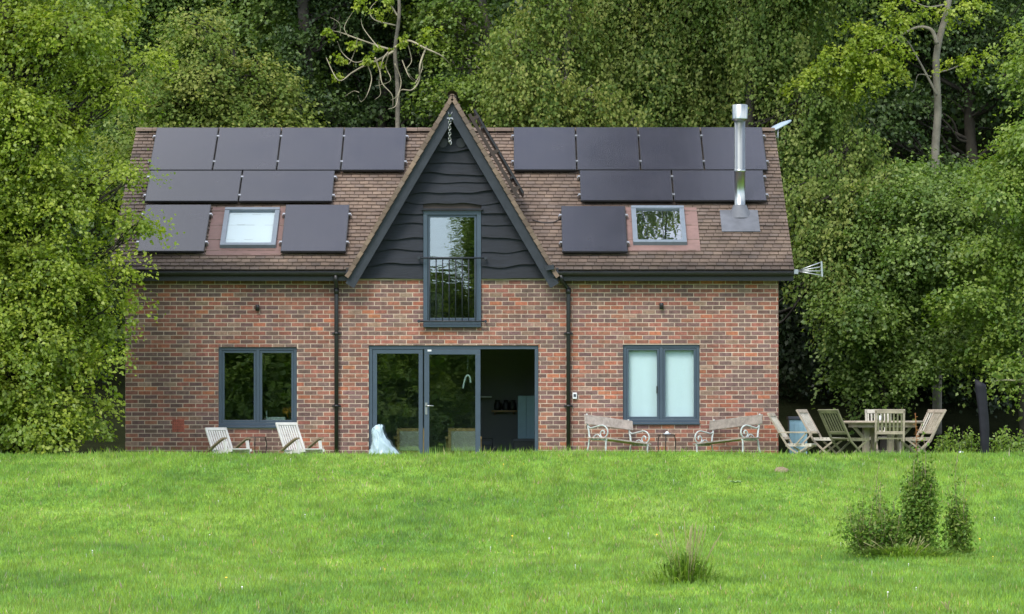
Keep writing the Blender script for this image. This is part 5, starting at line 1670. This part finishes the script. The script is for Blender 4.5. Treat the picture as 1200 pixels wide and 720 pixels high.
# rusty dock stalk in front of the table
dk = thing('dock_plant', 'tall rusty dock stalk standing in the grass before the garden table', 'plant', at(1073, 54.2))
b = MB(); rg = np.random.default_rng(9)
b.tube(smooth_path([(0, 0, -.02), (.01, 0, .3), (-.005, 0, .68)], 10), .005, 5); b.build('stem', M['rust_seed'], dk, local=True)
C_ = []
b = MB()
for i in range(26):
    z_ = .16 + .52 * i / 25; a = rg.uniform(0, 6.28); L_ = .02 + .045 * (1 - i / 25) + .02 * rg.random()
    b.add([(0, 0, z_), (L_ * .5 * math.cos(a) - .008, L_ * .5 * math.sin(a), z_ + .018), (L_ * math.cos(a), L_ * math.sin(a), z_ + .012), (L_ * .5 * math.cos(a) + .008, L_ * .5 * math.sin(a) + .008, z_ + .004)], [(0, 1, 2, 3)])
b.build('seed_head', M['rust_seed'], dk, local=True)

# nettles and seedlings along the wood's edge at the right
lab = ['leafy nettle just left of the covered parasol', 'leafy nettle between the table and the covered parasol', 'leafy nettle just right of the covered parasol', 'bushier nettle at the right edge of the photo', 'low nettle by the rightmost folding chairs', 'leafy nettle second from the right edge']
for i, (px, Y, h, w) in enumerate(((1138, 59.5, .55, .5), (1120, 60, .62, .55), (1168, 59.0, .62, .5), (1196, 59.2, .62, .6), (1104, 60.5, .5, .5), (1183, 58.6, .5, .45))):
    rg = np.random.default_rng(70 + i); bx_ = ix(px, Y)
    t = thing('nettle', lab[i], 'plant', (bx_, Y, g(bx_, Y)), 0, 'nettles along the wood edge')
    sm = MB(); n = 260
    C_ = np.empty((0, 3))
    for k in range(9):
        x_, y_ = rg.normal() * w * .25, rg.normal() * w * .2; H = h * rg.uniform(.6, 1.1)
        sm.tube([(x_ * .6, y_, -.02), (x_, y_, H)], .004, 4)
        m_ = 34; tt = rg.random(m_); C_ = np.concatenate([C_, np.stack([x_ * (.6 + .4 * tt) + rg.normal(size=m_) * .05, y_ + rg.normal(size=m_) * .05, tt * H], 1)])
    n = len(C_); sm.build('stem', M['bark_dark'], t, local=True)
    L = .05 + .035 * rg.random(n)
    q = leaf_quads(C_, rg.normal(size=(n, 3)) * .7 + np.array([0, -.2, -.2]), rg.normal(size=(n, 3)) * .4 + np.array([0, -.3, 1]), L, L * .6)
    col = np.ones((n, 4)); col[:, 0] = rg.random(n); col[:, 1] = rg.random(n)
    link_mesh('foliage', fast_mesh('foliage', q.reshape(-1, 3), 4, np.repeat(col[:, None], 4, 1).reshape(-1, 4)), M['leaf_fresh'], t)

# molehill and broad-leaved weed on the bank
mh = MB(); p_ = at(915, 50.6); n = 22
vs = []; fs = []
for i in range(6):
    r_ = .125 * (1 - i / 5.5); z_ = .075 * (1 - (1 - i / 5) ** 2) - .005
    for k in range(n):
        a = 2 * math.pi * k / n; f = 1 + .18 * math.sin(3 * a + i) + .1 * math.sin(7 * a)
        vs.append((p_[0] + r_ * f * math.cos(a) * 1.1, p_[1] + r_ * f * math.sin(a) * 1.4, p_[2] + z_ + .01 * math.sin(5 * a + i)))
for i in range(5):
    for k in range(n): fs.append((i * n + k, i * n + (k + 1) % n, (i + 1) * n + (k + 1) % n, (i + 1) * n + k))
fs.append(tuple(5 * n + k for k in range(n)))
mh.add(vs, fs, smooth=True); tag(mh.build('molehill', M['soil']), 'small bare earth molehill on the bank below the table', 'molehill')
wd = thing('broadleaf_weed', 'flat broad-leaved pale weed on the bank left of the molehill', 'plant', at(863, 48.2))
b = MB()
for k in range(7):
    a = k * .9; L_ = .11 + .03 * math.sin(k * 2)
    d_ = Vector((math.cos(a), math.sin(a), 0)); s2 = Vector((-math.sin(a), math.cos(a), 0)) * .035
    b.add([Vector((0, 0, .03)), d_ * L_ * .5 + s2 + Vector((0, 0, .07)), d_ * L_ + Vector((0, 0, .055)), d_ * L_ * .5 - s2 + Vector((0, 0, .07))], [(0, 1, 2, 3)])
b.build('leaf', principled('weed_leaf', (.30, .40, .20), .5, noise=.2), wd, local=True)

# ------------------------------------------------------------------ light, sky, camera
SUN_EL, SUN_AZ = R(48), R(205)      # azimuth clockwise from +Y (behind the viewer, a little left)
w = bpy.data.worlds.new('World'); SC.world = w; w.use_nodes = True
nt = w.node_tree; nt.nodes.clear()
sky = nt.nodes.new('ShaderNodeTexSky'); sky.sky_type = 'NISHITA'; sky.sun_disc = False
sky.sun_elevation = SUN_EL; sky.sun_rotation = SUN_AZ; sky.altitude = 100; sky.air_density = 1; sky.dust_density = .7
hs = nt.nodes.new('ShaderNodeHueSaturation'); hs.inputs['Saturation'].default_value = .85
tc = nt.nodes.new('ShaderNodeTexCoord')
nz = nt.nodes.new('ShaderNodeTexNoise'); nz.inputs['Scale'].default_value = 2.2; nz.inputs['Detail'].default_value = 6
mr = nt.nodes.new('ShaderNodeMapRange'); mr.inputs['From Min'].default_value = .44; mr.inputs['From Max'].default_value = .62
mx = nt.nodes.new('ShaderNodeMix'); mx.data_type = 'RGBA'; mx.inputs[7].default_value = (8.5, 8.6, 8.8, 1)
bg = nt.nodes.new('ShaderNodeBackground'); bg.inputs[1].default_value = .15
wo = nt.nodes.new('ShaderNodeOutputWorld')
nt.links.new(sky.outputs[0], hs.inputs['Color']); nt.links.new(tc.outputs['Generated'], nz.inputs['Vector'])
sx = nt.nodes.new('ShaderNodeSeparateXYZ'); nt.links.new(tc.outputs['Generated'], sx.inputs[0])
lo = nt.nodes.new('ShaderNodeMapRange'); lo.inputs['From Min'].default_value = .10; lo.inputs['From Max'].default_value = .28
nt.links.new(sx.outputs['Z'], lo.inputs['Value'])
mu = nt.nodes.new('ShaderNodeMath'); mu.operation = 'MULTIPLY'
nt.links.new(nz.outputs['Fac'], mr.inputs['Value']); nt.links.new(mr.outputs[0], mu.inputs[0]); nt.links.new(lo.outputs[0], mu.inputs[1])
nt.links.new(mu.outputs[0], mx.inputs[0])
hb = nt.nodes.new('ShaderNodeMix'); hb.data_type = 'RGBA'; hb.inputs[7].default_value = (2.7, 4.1, 5.9, 1)
fl2 = nt.nodes.new('ShaderNodeMapRange'); fl2.inputs['From Min'].default_value = .02; fl2.inputs['From Max'].default_value = .25
fl2.inputs['To Min'].default_value = .80; fl2.inputs['To Max'].default_value = 0
nt.links.new(sx.outputs['Z'], fl2.inputs['Value']); nt.links.new(fl2.outputs[0], hb.inputs[0])
nt.links.new(hs.outputs[0], hb.inputs[6]); nt.links.new(hb.outputs[2], mx.inputs[6]); nt.links.new(mx.outputs[2], bg.inputs[0]); nt.links.new(bg.outputs[0], wo.inputs[0])
sd = bpy.data.lights.new('sun', 'SUN'); sd.energy = 1.5; sd.angle = R(22); sd.color = (1.0, .95, .87)
so = bpy.data.objects.new('sun', sd); COL.objects.link(so)
dirv = Vector((math.sin(SUN_AZ) * math.cos(SUN_EL), math.cos(SUN_AZ) * math.cos(SUN_EL), math.sin(SUN_EL)))
so.rotation_euler = (-dirv).to_track_quat('-Z', 'Y').to_euler(); so.location = dirv * 60 + Vector((0, 40, 0))

cd = bpy.data.cameras.new('camera'); co = bpy.data.objects.new('camera', cd); COL.objects.link(co)
co.location = (0, 0, EYE); co.rotation_euler = (R(90), 0, 0)
cd.sensor_width = 36; cd.lens = F / 1200 * 36; cd.shift_y = (HOR - 360) / 1200
cd.clip_start = .5; cd.clip_end = 1500
SC.camera = co
SC.view_settings.view_transform = 'Standard'; SC.view_settings.look = 'None'
SC.view_settings.exposure = 1.2; SC.view_settings.gamma = 1
SC.cycles.max_bounces = 10; SC.cycles.diffuse_bounces = 6; SC.cycles.transparent_max_bounces = 16
SC.cycles.use_denoising = True
